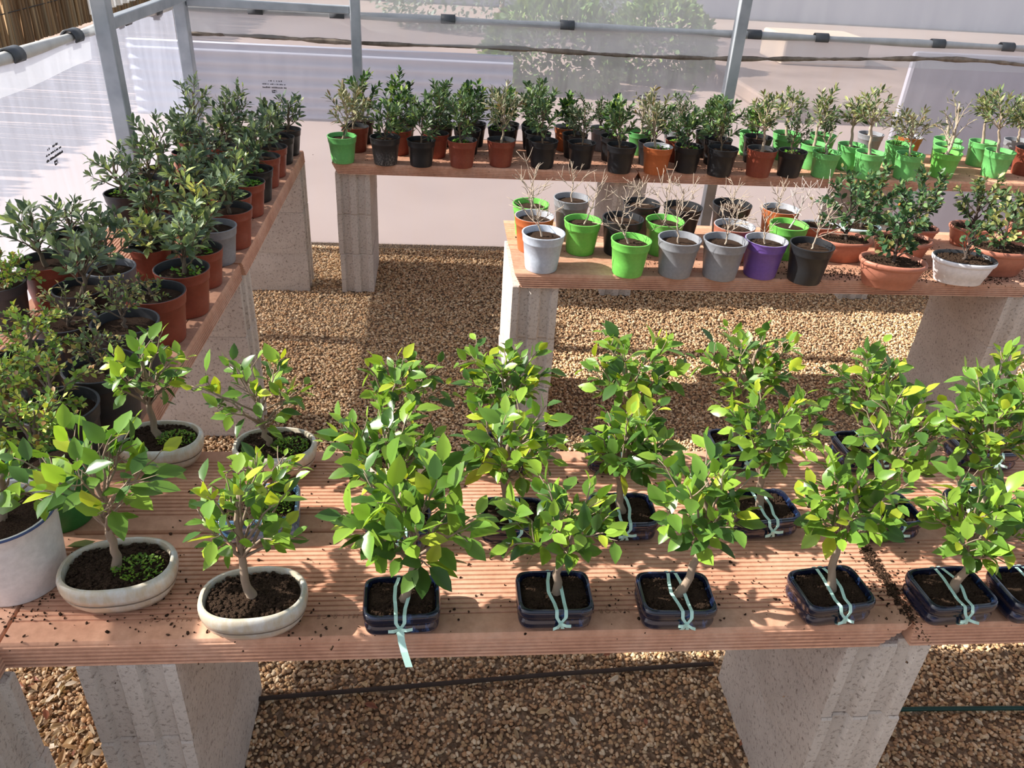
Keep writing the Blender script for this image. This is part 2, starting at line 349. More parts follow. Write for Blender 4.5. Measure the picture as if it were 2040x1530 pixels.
def leaves_mesh(name, P, D, Nn, L, wr, Cc, mat, r, kind='broad', fold=.28, curl=.22, edge=1.15):
    V, Q, T = LT[kind]; D = unit(np.asarray(D, float)); Nn = np.asarray(Nn, float); Nn = unit(Nn-D*(Nn*D).sum(1, keepdims=True)); B = np.cross(Nn, D)
    n = len(P); L = np.asarray(L)[:, None]; u = V[:, 0][None]; v = V[:, 1][None]; hw = wr*.5
    fo = fold*r.uniform(.3, 1.4, (n, 1)); cu = curl*r.uniform(-.3, 1.8, (n, 1))
    X = u*L; Yv = v*hw*L; Z = fo*np.abs(Yv)-cu*u*u*L*.6
    W = P[:, None]+X[..., None]*D[:, None]+Yv[..., None]*B[:, None]+Z[..., None]*Nn[:, None]
    k = len(V); off = (np.arange(n)*k)[:, None, None]
    col = np.repeat(np.asarray(Cc)[:, None, :], k, 1)*np.where(np.abs(V[:, 1]) > .3, edge, .94)[None, :, None]
    fs = [(T[None]+off).reshape(-1, 3)]
    if len(Q): fs.append((Q[None]+off).reshape(-1, 4))
    return mesh_np(name, W.reshape(-1, 3), fs, [mat], None, col.reshape(-1, 3))
HC = [(.11, .21, .06), (.16, .28, .08), (.22, .31, .09)]
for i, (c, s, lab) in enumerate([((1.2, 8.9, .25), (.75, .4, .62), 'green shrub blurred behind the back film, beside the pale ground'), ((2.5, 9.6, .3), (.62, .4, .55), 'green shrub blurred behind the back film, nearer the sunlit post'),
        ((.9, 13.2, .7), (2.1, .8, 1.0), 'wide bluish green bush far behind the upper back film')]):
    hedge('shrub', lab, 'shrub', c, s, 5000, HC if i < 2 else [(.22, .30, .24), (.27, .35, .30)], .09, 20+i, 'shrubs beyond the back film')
def wall_block(name, label, cat, a, b, mat, corr=0):
    m = MB()
    if corr:
        xs = np.linspace(a[0], b[0], 2); zs = np.linspace(a[2], b[2], corr*8+1)
        V = []
        for z in zs:
            y = a[1]-.018*math.sin((z-a[2])/(b[2]-a[2])*corr*6.283); V += [(a[0], y, z), (b[0], y, z)]
        n = len(V); m.add(V, [(2*i, 2*i+1, 2*i+3, 2*i+2) for i in range(len(zs)-1)])
        m.box((a[0], a[1]+.02, a[2]), b)
    else: m.box(a, b)
    o = ob(name, m.mesh(name, [M[mat]], smooth=bool(corr)))
    if not corr:
        bv = o.modifiers.new('bevel', 'BEVEL'); bv.width = .03; bv.segments = 2
    tag(o, label, cat); return o
wall_block('corrugated_fence', 'blue-grey corrugated sheet fence blurred behind the corner of the back film', 'fence', (-2.5, 7.1, -.04), (.62, 7.18, .54), 'panel', 7)
wall_block('earth_bank', 'brownish bank of bare soil blurred behind the back film', 'bank', (3.25, 7.7, -.04), (7.2, 11.5, .12), 'earth')
wall_block('low_building', 'pale tan hut blurred behind the back film past the sunlit post', 'building', (4.2, 10.2, .121), (5.3, 11, .45), 'tan')
wall_block('grey_screen', 'plain lavender grey sheet behind the far end of the back film', 'screen', (2.66, 4.6, -.04), (6.5, 4.64, 1.05), 'slate')
wall_block('distant_wall', 'pale blue-grey wall far behind the upper back film', 'wall', (-9, 16.5, -.04), (22, 16.8, 1.4), 'panel')

# ---------------------------------------------------------------- boards
def board_mesh(L, k0, k1, Wd=.247):
    """clay board: length along x, width along y (0 = front), top at z = 0; ridged top, grooved sides, ends cut at a slant k0, k1"""
    t = .047; pr = []
    def side(y0, sgn):
        out = []
        for i in range(6):
            zb = -t+i*.0068; a = .0058-.0008*i
            out += [(y0-sgn*a, zb+.0008), (y0-sgn*a*.9, zb+.0036), (y0-sgn*.0001, zb+.0052), (y0, zb+.0066)]
        return out
    f = [(0.0005, -t)]+side(.0005, 1)+[(.001, -.0045), (.0035, -.0008)]
    b = [(Wd-y, z) for y, z in f][::-1]
    top = [(.040, 0)]
    y = .042
    while y < Wd-.034:
        top += [(y+.001, -.0003), (y+.0022, -.003), (y+.0042, -.003), (y+.0054, -.0003), (y+.0105, 0)]; y += .0107
    pr = f+top+[(Wd-.028, 0)]+b
    pr = np.array(pr); n = len(pr)
    xs0 = -pr[:, 1]*k0      # 0 at the top, k0*t at the bottom
    ns = max(2, int(L/.12)); V = []
    for s in np.linspace(0, 1, ns+1):
        a = xs0; bb = L-(-pr[:, 1])*k1; V.append(np.stack([a*(1-s)+bb*s, pr[:, 0], pr[:, 1]], 1))
    V = np.concatenate(V)
    Fq = [(i*n+j, (i+1)*n+j, (i+1)*n+(j+1) % n, i*n+(j+1) % n) for i in range(ns) for j in range(n)]
    m = MB(); m.add(V, Fq+[tuple(range(n)), tuple(ns*n+j for j in range(n-1, -1, -1))])
    return auto_smooth(m.mesh('clay_board', [M['terra']]), 35)
def board(label, x, y, L, k0=.5, k1=.5, rz=0, group=None):
    o = ob('clay_board', board_mesh(L, k0, k1), None, (x, y, ZT)); o.rotation_euler = (0, 0, rz)
    tag(o, label, 'board', group); return o
gb = 'terracotta boards of the near bench'
nb = [board('terracotta board with cream and navy pots along the front edge of the near bench', -.656, .882, 1.46, -.15, 1.15, 0, gb), board('front terracotta board of the near bench past the soil-filled crack', .807, .882, 1.47, .02, .5, 0, gb),
      board('rear terracotta board of the near bench next to the side bench', -.650, 1.134, 1.50, 0, .5, 0, gb), board('rear terracotta board of the near bench under the last navy trays', .856, 1.134, 1.45, .02, .5, 0, gb)]
gs = 'terracotta boards of the side bench'
for i, (xx, nm) in enumerate(((-.606, 'path edge'), (-.858, 'film side'))):
    for (dx, y0, L, e, rz) in ((0, 2.372, 1.305, 'far end', 0), (-.036, 1.062, 1.30, 'middle', -.024), (-.054, -.25, 1.307, 'near end', 0)):
        board('terracotta board at the %s of the side bench, %s row' % (e, nm), xx+dx, y0, L, .25, .25, math.pi/2+rz, gs)
gm = 'terracotta boards of the middle bench'
board('front terracotta board of the middle bench, bare at its cut end', .243, 2.333, 1.76, .5, .5, 0, gm); board('rear terracotta board of the middle bench, bare at its cut end', .24, 2.583, 1.76, .5, .5, 0, gm)
board('front terracotta board of the middle bench beyond the white bowl', 2.008, 2.333, 1.4, .1, .5, 0, gm); board('rear terracotta board of the middle bench behind the yellow-leaved bowls', 2.005, 2.583, 1.4, .1, .5, 0, gm)
gk = 'terracotta boards of the back bench'
for (yy, nm) in ((3.499, 'front'), (3.75, 'rear')):
    for (x0, L, e) in ((-.462, 1.357, 'next to the corner'), (.899, 1.36, 'in the middle'), (2.263, 1.4, 'at the far end under green pots')):
        board('%s terracotta board of the back bench, %s' % (nm, e), x0, yy+.012*(x0+.46), L, .55, .55, 0, gk)
# stamped lettering along the near boards
def stamp(parent, x, y, txt):
    cu = bpy.data.curves.new('stamp', 'FONT'); cu.body = txt; cu.size = .0125; cu.space_character = 1.35; cu.extrude = .0002; cu.materials.append(M['stamp'])
    tmp = bpy.data.objects.new('tmp', cu); COL.objects.link(tmp); bpy.context.view_layer.update()
    me = bpy.data.meshes.new_from_object(tmp.evaluated_get(bpy.context.evaluated_depsgraph_get())); bpy.data.objects.remove(tmp); me.name = 'stamp'
    o = bpy.data.objects.new('stamp', me); link(o, parent); o.location = (x, y, .0004); o.rotation_euler = (0, 0, math.pi); o['label'] = 'stamped lettering read from the other side'
for x in (.38, .64, .98): stamp(nb[0], x, .0465, 'NATOR 28509 M11.0-CE')
# ---------------------------------------------------------------- concrete blocks
def block_mesh():
    W2, D2, H = .075, .2, .193; r = .004
    e = [(-W2, 0), (-W2+.020, 0), (-W2+.027, .011), (-W2+.054, .011), (-W2+.061, 0), (W2-.061, 0), (W2-.054, .011), (W2-.027, .011), (W2-.020, 0), (W2, 0)]
    pr = [(x, -D2+d) for x, d in e]+[(-x, D2-d) for x, d in e]
    pr = np.array(pr); n = len(pr); V = []
    for z, s in ((0, .985), (.004, 1), (H-.004, 1), (H, .985)):
        V.append(np.c_[pr*s, np.full(n, z)])
    m = MB(); m.add(np.concatenate(V), [(i*n+j, i*n+(j+1) % n, (i+1)*n+(j+1) % n, (i+1)*n+j) for i in range(3) for j in range(n)]+[tuple(range(n-1, -1, -1)), tuple(3*n+j for j in range(n))])
    return auto_smooth(m.mesh('concrete_block', [M['concrete']]), 25)
BM = block_mesh()
def pier(desc, x, y, rz, seed):
    r = rs(seed)
    for k, nm in enumerate(('bottom', 'middle', 'top')):
        o = ob('concrete_block', BM, None, (x+r.uniform(-.003, .003), y+r.uniform(-.003, .003), .003+k*.1933)); o.rotation_euler = (0, 0, rz+r.uniform(-.006, .006))
        tag(o, '%s grooved concrete block of the pier %s' % (nm, desc), 'block', 'concrete blocks carrying the benches')
H2 = math.pi/2
pier('under the far end of the side bench', -.803, 3.605, H2, 1); pier('under the board joint of the side bench', -.81, 2.405, H2, 2); pier('under the near end of the side bench', -.84, .80, H2, 3)
pier('under the corner end of the back bench', -.38, 3.725, 0, 4); pier('under the board gap of the back bench', .875, 3.735, 0, 5); pier('under the far part of the back bench', 2.10, 3.75, 0, 6)
pier('under the cut end of the middle bench', .316, 2.545, 0, 7); pier('under the bowls of the middle bench', 2.005, 2.53, 0, 8)
pier('under the cream pots of the near bench', -.478, 1.078, 0, 9); pier('under the cracked joint of the near bench', .778, 1.078, 0, 10)
# ---------------------------------------------------------------- gravel
def ico():
    p = (1+5**.5)/2; V = np.array([(-1,p,0),(1,p,0),(-1,-p,0),(1,-p,0),(0,-1,p),(0,1,p),(0,-1,-p),(0,1,-p),(p,0,-1),(p,0,1),(-p,0,-1),(-p,0,1)])/math.sqrt(1+p*p)
    Fc = np.array([(0,11,5),(0,5,1),(0,1,7),(0,7,10),(0,10,11),(1,5,9),(5,11,4),(11,10,2),(10,7,6),(7,1,8),(3,9,4),(3,4,2),(3,2,6),(3,6,8),(3,8,9),(4,9,5),(2,4,11),(6,2,10),(8,6,7),(9,8,1)])
    return V, Fc
IV, IF = ico()
def stones(name, P, size, cols, mat, seed, flat=.6, rough=.22):
    r = rs(seed); n = len(P); sc = np.asarray(size).reshape(-1, 1)*np.stack([r.uniform(.75, 1.35, n), r.uniform(.6, 1.0, n), r.uniform(.45, .75, n)*flat/.6], 1)
    q = r.normal(size=(n, 4)); q /= np.linalg.norm(q, axis=1)[:, None]; tilt = .35
    q[:, 1:3] *= tilt; q /= np.linalg.norm(q, axis=1)[:, None]; a, b, c, d = q.T
    R = np.stack([1-2*(c*c+d*d), 2*(b*c-a*d), 2*(b*d+a*c), 2*(b*c+a*d), 1-2*(b*b+d*d), 2*(c*d-a*b), 2*(b*d-a*c), 2*(c*d+a*b), 1-2*(b*b+c*c)], 1).reshape(n, 3, 3)
    base = IV[None]*(1+r.uniform(-rough, rough, (n, 12, 1)))*sc[:, None]
    W = np.einsum('nij,nkj->nki', R, base)+P[:, None]
    col = np.repeat(np.asarray(cols)[:, None], 12, 1)
    return mesh_np(name, W.reshape(-1, 3), [(IF[None]+(np.arange(n)*12)[:, None, None]).reshape(-1, 3)], [mat], None, col.reshape(-1, 3))
def gravel():
    r = rs(8); n = 225000; P = np.stack([r.uniform(-1.1, 3.6, n), r.uniform(.35, 4.1, n), np.zeros(n)], 1)
    Q = P-np.array((0, 0, 1.63)); z = Q@np.array(F); x = Q@np.array(R2)/z; y = Q@np.array(U2)/z
    P = P[(np.abs(x) < .82) & (np.abs(y) < .60)]; n = len(P); P[:, 2] = r.uniform(-.001, .007, n)
    pal = np.array([(.52, .35, .19), (.60, .44, .27), (.43, .26, .14), (.67, .53, .36), (.48, .29, .155), (.36, .225, .13), (.56, .40, .25)])
    c = pal[r.randint(7, size=n)]*r.uniform(.88, 1.32, (n, 1))
    o = ob('gravel', stones('gravel', P, r.uniform(.0043, .0076, n), c, M['pebble'], 9)); tag(o, 'loose tan gravel covering the greenhouse floor', 'gravel', kind='stuff')
gravel()
def litter():
    r = rs(15); n = 420; P = np.stack([r.uniform(-.75, 1.6, n), r.uniform(.55, 1.5, n), r.uniform(.006, .014, n)], 1)
    k = r.rand(n) < .6; P[k, 0] = r.uniform(-1.0, -.69, k.sum()); P[k, 1] = r.uniform(1.0, 1.38, k.sum())
    cc = np.array([(.55, .40, .22), (.46, .29, .14), (.66, .56, .42), (.34, .13, .07)])[r.choice(4, size=n, p=[.35, .3, .25, .1])]*r.uniform(.7, 1.2, (n, 1))
    o = ob('dry_leaf_litter', leaves_mesh('dry_leaf_litter', P, np.c_[r.normal(size=(n, 2)), r.uniform(-.1, .15, n)], np.c_[r.normal(size=(n, 2))*.5, np.ones(n)], r.uniform(.015, .042, n), .4, cc, M['leaf_dull'], r, 'narrow', .6, .5))
    tag(o, 'dry leaves and husks scattered on the gravel under the near bench', 'leaf litter', kind='stuff')
litter()
def hose(label, pts, r, mat):
    pts = np.array(pts); s = np.linspace(0, len(pts)-1, 60); P = np.stack([np.interp(s, np.arange(len(pts)), pts[:, i]) for i in range(3)], 1)
    m = MB(); m.tube(P, r, 8); tag(ob('hose', m.mesh('hose', [M[mat]])), label, 'hose')
hose('dark hose lying on the shaded gravel under the near bench', [(-.6, 1.22, .016), (-.39, 1.246, .018), (-.08, 1.266, .018), (.29, 1.291, .018), (.70, 1.31, .018)], .0055, 'hose')
hose('thin green hose on the gravel past the cracked joint', [(.87, 1.165, .016), (1.18, 1.162, .017), (1.6, 1.15, .017)], .0055, 'hose2')
def spill(name, label, spots, seed, zt=ZT):
    r = rs(seed); P = []
    for (x, y, sx, sy, n) in spots: P.append(np.stack([x+r.normal(size=n)*sx, y+r.normal(size=n)*sy, np.full(n, zt+.001)], 1))
    P = np.concatenate(P); n = len(P); c = np.array((.035, .02, .013))*r.uniform(.5, 2.4, (n, 1))
    tag(ob(name, stones(name, P, r.uniform(.0009, .0032, n)*r.uniform(.6, 1.2, n), c, M['crumb'], seed+1, .6, .35)), label, 'soil', kind='stuff')
spill('spilled_soil', 'dark soil crumbs spilled over the near bench and in its crack', [(.804, 1.0, .006, .07, 900), (.80, .98, .05, .05, 160), (-.40, .965, .12, .045, 200), (-.25, .90, .1, .02, 60), (.1, 1.02, .3, .09, 90), (.6, 1.0, .3, .07, 110), (-.2, 1.2, .25, .1, 160), (-.66, 1.0, .03, .05, 160), (.3, .945, .25, .03, 120), (.9, .95, .15, .04, 120), (.5, 1.25, .35, .06, 120)], 31)
spill('spilled_soil', 'dark soil crumbs spilled around the bowls on the middle bench', [(1.33, 2.39, .07, .03, 500), (1.62, 2.40, .07, .03, 700), (1.86, 2.40, .08, .04, 700), (1.05, 2.42, .12, .04, 200), (1.7, 2.55, .2, .06, 300), (.9, 2.6, .25, .08, 220), (.73, 2.42, .04, .03, 60)], 33)
spill('spilled_soil', 'soil crumbs between the pots on the back bench', [(.5, 3.6, .35, .05, 260), (1.2, 3.6, .4, .05, 200), (2.2, 3.62, .4, .05, 120), (.4, 3.72, .3, .05, 120)], 35)
# prints on the film: three blurred lines and an emblem
def film_print(wall, loc, rot, label):
    r = rs(int(abs(loc[0]*100))); m = MB()
    for (z, w_, h, dens) in ((.031, .075, .007, .6), (.016, .11, .006, .8), (.0, .12, .008, .8)):
        x = -w_/2
        while x < w_/2:
            d = r.uniform(.003, .006)
            if r.rand() < dens: m.box((x, -.0006, z), (x+d*.75, .0006, z+h*r.uniform(.6, 1)))
            x += d
    for a, b in (((-.01, -.022), (.004, -.017)), ((-.006, -.014), (.006, -.008)), ((-.012, -.008), (-.008, -.02)), ((.009, -.02), (.011, -.007))):
        m.box((min(a[0], b[0]), -.0006, min(a[1], b[1])), (max(a[0], b[0]), .0006, max(a[1], b[1])))
    o = ob('film_print', m.mesh('film_print', [M['ink']], smooth=False), bpy.data.objects[wall]); o.location = loc; o.rotation_euler = rot; o['label'] = label
film_print('wall_back', (-.80, 4.145, .80), (0, 0, 0), 'faint dark print on the film'); film_print('wall_back', (1.06, 4.145, .82), (0, 0, 0), 'faint dark print on the film')
film_print('wall_left', (-1.185, 2.58, .88), (0, 0, H2), 'faint dark print on the film')
# ---------------------------------------------------------------- pots
def loft(prof, asp, nexp, seg, name, mats, bottom=True):
    """prof: (z, r, material) rings in unit width; plan is a superellipse (2 = round, 7 = boxy), wall offsets kept even"""
    a = np.arange(seg)*2*math.pi/seg; c, s_ = np.cos(a), np.sin(a)
    cx = np.sign(c)*np.abs(c)**(2/nexp); cy = np.sign(s_)*np.abs(s_)**(2/nexp)
    m = MB(); V = [np.stack([r*cx, (r-.5+.5*asp)*cy, np.full(seg, z)], 1) for z, r, _ in prof]; n = len(prof)
    m.add(np.concatenate(V), []); m.n = n*seg
    for i in range(n-1):
        for j in range(seg):
            m.F.setdefault(4, []).append([i*seg+j, i*seg+(j+1) % seg, (i+1)*seg+(j+1) % seg, (i+1)*seg+j]); m.MI.setdefault(4, []).append(prof[i][2])
    m.F.setdefault(seg, []).append(list(range(seg-1, -1, -1))); m.MI.setdefault(seg, []).append(0)
    m.F[seg].append([(n-1)*seg+j for j in range(seg)]); m.MI[seg].append(prof[-1][2])
    return m
PROF = dict(
    pot=[(.012, .355, 0), (0, .365, 0), (.02, .374, 0), (.3, .41, 0), (.655, .452, 0), (.665, .466, 0), (.70, .472, 0), (.835, .488, 0), (.85, .499, 0), (.875, .5, 0), (.88, .492, 1), (.876, .468, 1), (.85, .462, 1), (.70, .445, 1), (.5, .42, 1)],
    bowl=[(.01, .345, 0), (0, .36, 0), (.015, .372, 0), (.12, .40, 0), (.125, .408, 0), (.28, .452, 0), (.33, .466, 0), (.335, .483, 0), (.36, .496, 0), (.395, .5, 0), (.415, .49, 1), (.42, .475, 1), (.41, .458, 1), (.33, .44, 1), (.2, .40, 1)],
    oval=[(0.035, 0.36, 0), (0.02, 0.385, 0), (0.035, 0.41, 0), (0.1098, 0.458, 0), (0.1769, 0.482, 2), (0.183, 0.477, 2), (0.1928, 0.478, 0), (0.1989, 0.488, 0), (0.2562, 0.499, 0), (0.3111, 0.499, 0), (0.3477, 0.488, 0), (0.3636, 0.468, 0), (0.3611, 0.45, 1), (0.3294, 0.436, 1), (0.1464, 0.41, 1)],
    tray=[(.045, .41, 0), (.04, .44, 0), (.055, .464, 0), (.10, .480, 0), (.165, .484, 0), (.20, .466, 0), (.225, .464, 0), (.25, .486, 0), (.29, .498, 0), (.345, .5, 0), (.385, .491, 0), (.40, .474, 1), (.395, .448, 1), (.36, .436, 1), (.12, .41, 1)])
PLAN = dict(pot=(1, 2), bowl=(.70, 2.2), oval=(.74, 2.35), tray=(.76, 6)); SOILZ = dict(pot=.745, bowl=.36, oval=.315, tray=.335); SOILR = dict(pot=.45, bowl=.442, oval=.43, tray=.43)
CACHE = {}
def pot_mesh(kind, colr):
    if (kind, colr) in CACHE: return CACHE[kind, colr]
    asp, ne = PLAN[kind]; prof = PROF[kind]
    if colr == 'white': prof = [(z, r if z > .8 else min(r+.03*(.7-z)/.7+.02, .475), i) for z, r, i in prof]
    m = loft(prof, asp, ne, 40 if kind != 'tray' else 56, 'pot', None)
    if kind in ('oval', 'tray'):      # little feet
        for sx in (-1, 1):
            for sy in (-1, 1):
                x, y = sx*.27, sy*.27*asp; m.box((x*.8-.05, y*.8-.03, 0), (x*.8+.05, y*.8+.03, .06))
    mats = [M['pot_'+colr], M[INNER.get(colr, 'pot_'+colr)], M['line']]
    if colr == 'white': mats[1] = M['pot_white']
    me = auto_smooth(m.mesh('pot', mats), 50); CACHE[kind, colr] = me; return me
def soil_mesh(kind, var, near):
    k = ('soil', kind, var, near)
    if k in CACHE: return CACHE[k]
    asp, ne = PLAN[kind]; r = rs(90+var); seg, rings = 28, 9; R = SOILR[kind]; z0 = SOILZ[kind]; V = [(0, 0, z0+.02)]
    for i in range(1, rings+1):
        for j in range(seg):
            a = j*2*math.pi/seg; q = R*i/rings; c, s_ = math.cos(a), math.sin(a)
            x = q*math.copysign(abs(c)**(2/ne), c); y = (q-(.5-.5*asp)*i/rings)*math.copysign(abs(s_)**(2/ne), s_)
            V.append((x, y, z0+(.018*(1-(i/rings)**2)+r.uniform(-.012, .012))*(i < rings)-(.02 if i == rings else 0)))
    Fc = [(0, 1+j, 1+(j+1) % seg) for j in range(seg)]+[(1+(i-1)*seg+j, 1+i*seg+j, 1+i*seg+(j+1) % seg, 1+(i-1)*seg+(j+1) % seg) for i in range(1, rings) for j in range(seg)]
    m = MB(); m.add(V, Fc)
    if near:
        n = 600; a = r.uniform(0, 6.283, n); q = R*.95*np.sqrt(r.uniform(0, 1, n)); c, s_ = np.cos(a), np.sin(a)
        X = q*np.sign(c)*np.abs(c)**(2/ne); Y = (q-(.5-.5*asp)*q/R)*np.sign(s_)*np.abs(s_)**(2/ne)
        for x, y in zip(X, Y):
            s = r.uniform(.007, .03); W = IV*(1+r.uniform(-.3, .3, (12, 1)))*s*np.array((1, r.uniform(.6, 1), .7)); m.add(W+(x, y, z0+.012), IF.tolist())
    me = m.mesh('soil', [M['soil']]); CACHE[k] = me; return me

# ---------------------------------------------------------------- plants
def bez(a, b, c, n):
    t = np.linspace(0, 1, n)[:, None]; return (1-t)**2*a+2*t*(1-t)*b+t*t*c
SP = dict(  # nb branches, side twigs, leaves, leaf length, width ratio, template, bark, trunk radius, start, colours (weights), material, spread
    olive=dict(nb=11, st=1, n=250, L=.036, w=.34, k='narrow', bark=(.16, .12, .08), r=.0045, s0=.12, cols=[(0.041, 0.083, 0.037), (0.083, 0.151, 0.053), (0.151, 0.233, 0.1), (0.233, 0.333, 0.1)], p=[.4, .33, .19, .08]),
    olive_broad=dict(nb=10, st=1, n=190, L=.036, w=.46, k='narrow', bark=(.14, .10, .07), r=.004, s0=.10, cols=[(0.027, 0.068, 0.024), (0.054, 0.135, 0.03), (0.162, 0.297, 0.061), (0.351, 0.486, 0.081)], p=[.42, .34, .16, .08]),
    olive_small=dict(nb=11, st=1, n=250, L=.022, w=.40, k='narrow', bark=(.2, .15, .1), r=.004, s0=.2, cols=[(0.045, 0.083, 0.038), (0.09, 0.135, 0.068), (0.18, 0.24, 0.12)], p=[.45, .35, .2]),
    olive_pale=dict(nb=10, st=1, n=190, L=.040, w=.26, k='narrow', bark=(.36, .29, .21), r=.0055, s0=.30, cols=[(0.1, 0.125, 0.069), (0.2, 0.225, 0.125), (0.325, 0.312, 0.163), (0.225, 0.163, 0.075)], p=[.36, .32, .22, .10]),
    olive_top=dict(nb=10, st=1, n=210, L=.037, w=.28, k='narrow', bark=(.40, .32, .24), r=.0085, s0=.68, cols=[(0.068, 0.115, 0.047), (0.149, 0.203, 0.081), (0.297, 0.324, 0.121), (0.176, 0.149, 0.068)], p=[.36, .32, .22, .10]),
    olive_sparse=dict(nb=6, st=1, n=44, L=.034, w=.26, k='narrow', bark=(.42, .35, .27), r=.008, s0=.25, cols=[(0.108, 0.12, 0.072), (0.204, 0.216, 0.12), (0.36, 0.36, 0.192)], p=[.4, .4, .2]),
    stub=dict(nb=4, st=1, n=4, L=.02, w=.3, k='narrow', bark=(.42, .35, .27), r=.007, s0=.3, cols=[(.16, .2, .08)], p=[1]),
    bare_trunk=dict(nb=3, st=1, n=8, L=.028, w=.3, k='narrow', bark=(.46, .38, .30), r=.010, s0=.45, cols=[(.16, .2, .08)], p=[1]),
    herb=dict(nb=5, st=0, n=30, L=.03, w=.35, k='narrow', bark=(.12, .2, .06), r=.002, s0=.1, cols=[(.06, .16, .04), (.12, .26, .06)], p=[.5, .5]),
    olive_left=dict(nb=9, st=1, n=120, L=.040, w=.37, k='narrow', bark=(.17, .13, .09), r=.0068, s0=.10, cols=[(0.07, 0.116, 0.068), (0.13, 0.19, 0.1), (0.26, 0.34, 0.18), (0.44, 0.56, 0.2)], p=[.40, .32, .19, .09]),
    olive_lime=dict(nb=10, st=1, n=170, L=.038, w=.35, k='narrow', bark=(.22, .17, .11), r=.0058, s0=.10, cols=[(0.086, 0.138, 0.069), (0.172, 0.241, 0.121), (0.38, 0.483, 0.172), (0.6, 0.6, 0.172)], p=[.3, .28, .24, .18]),
    elm=dict(nb=12, st=3, n=420, L=.0155, w=.62, k='tiny', bark=(.20, .16, .125), r=.0062, s0=.25, cols=[(0.14, 0.265, 0.055), (0.281, 0.452, 0.07), (0.515, 0.562, 0.094), (0.343, 0.203, 0.078)], p=[.36, .34, .19, .11]),
    elm_sparse=dict(nb=9, st=3, n=150, L=.015, w=.55, k='tiny', bark=(.17, .13, .10), r=.005, s0=.2, cols=[(0.114, 0.179, 0.065), (0.227, 0.276, 0.097), (0.406, 0.308, 0.114), (0.324, 0.454, 0.082)], p=[.4, .28, .2, .12]),
    coton=dict(nb=11, st=2, n=280, L=.027, w=.58, k='narrow', bark=(.085, .065, .055), r=.0062, s0=.18, cols=[(0.032, 0.087, 0.036), (0.072, 0.145, 0.058), (0.145, 0.246, 0.087), (0.232, 0.217, 0.072)], p=[.42, .34, .17, .07]),
    coton_yellow=dict(nb=11, st=2, n=270, L=.027, w=.56, k='narrow', bark=(.085, .065, .055), r=.0062, s0=.18, cols=[(0.041, 0.088, 0.034), (0.095, 0.162, 0.061), (0.216, 0.243, 0.081), (0.6, 0.594, 0.216)], p=[.40, .32, .19, .09]),
    twig=dict(nb=7, st=2, n=0, L=.02, w=.3, k='narrow', bark=(.42, .34, .27), r=.0034, s0=.42, cols=[(.1, .1, .1)], p=[1]),
    ficus=dict(nb=12, st=2, n=110, L=.043, w=.49, k='broad', bark=(.29, .22, .165), r=.0078, s0=.42, cols=[(0.062, 0.14, 0.031), (0.123, 0.241, 0.036), (0.224, 0.37, 0.045), (0.37, 0.448, 0.039)], p=[.30, .38, .26, .06]),
)
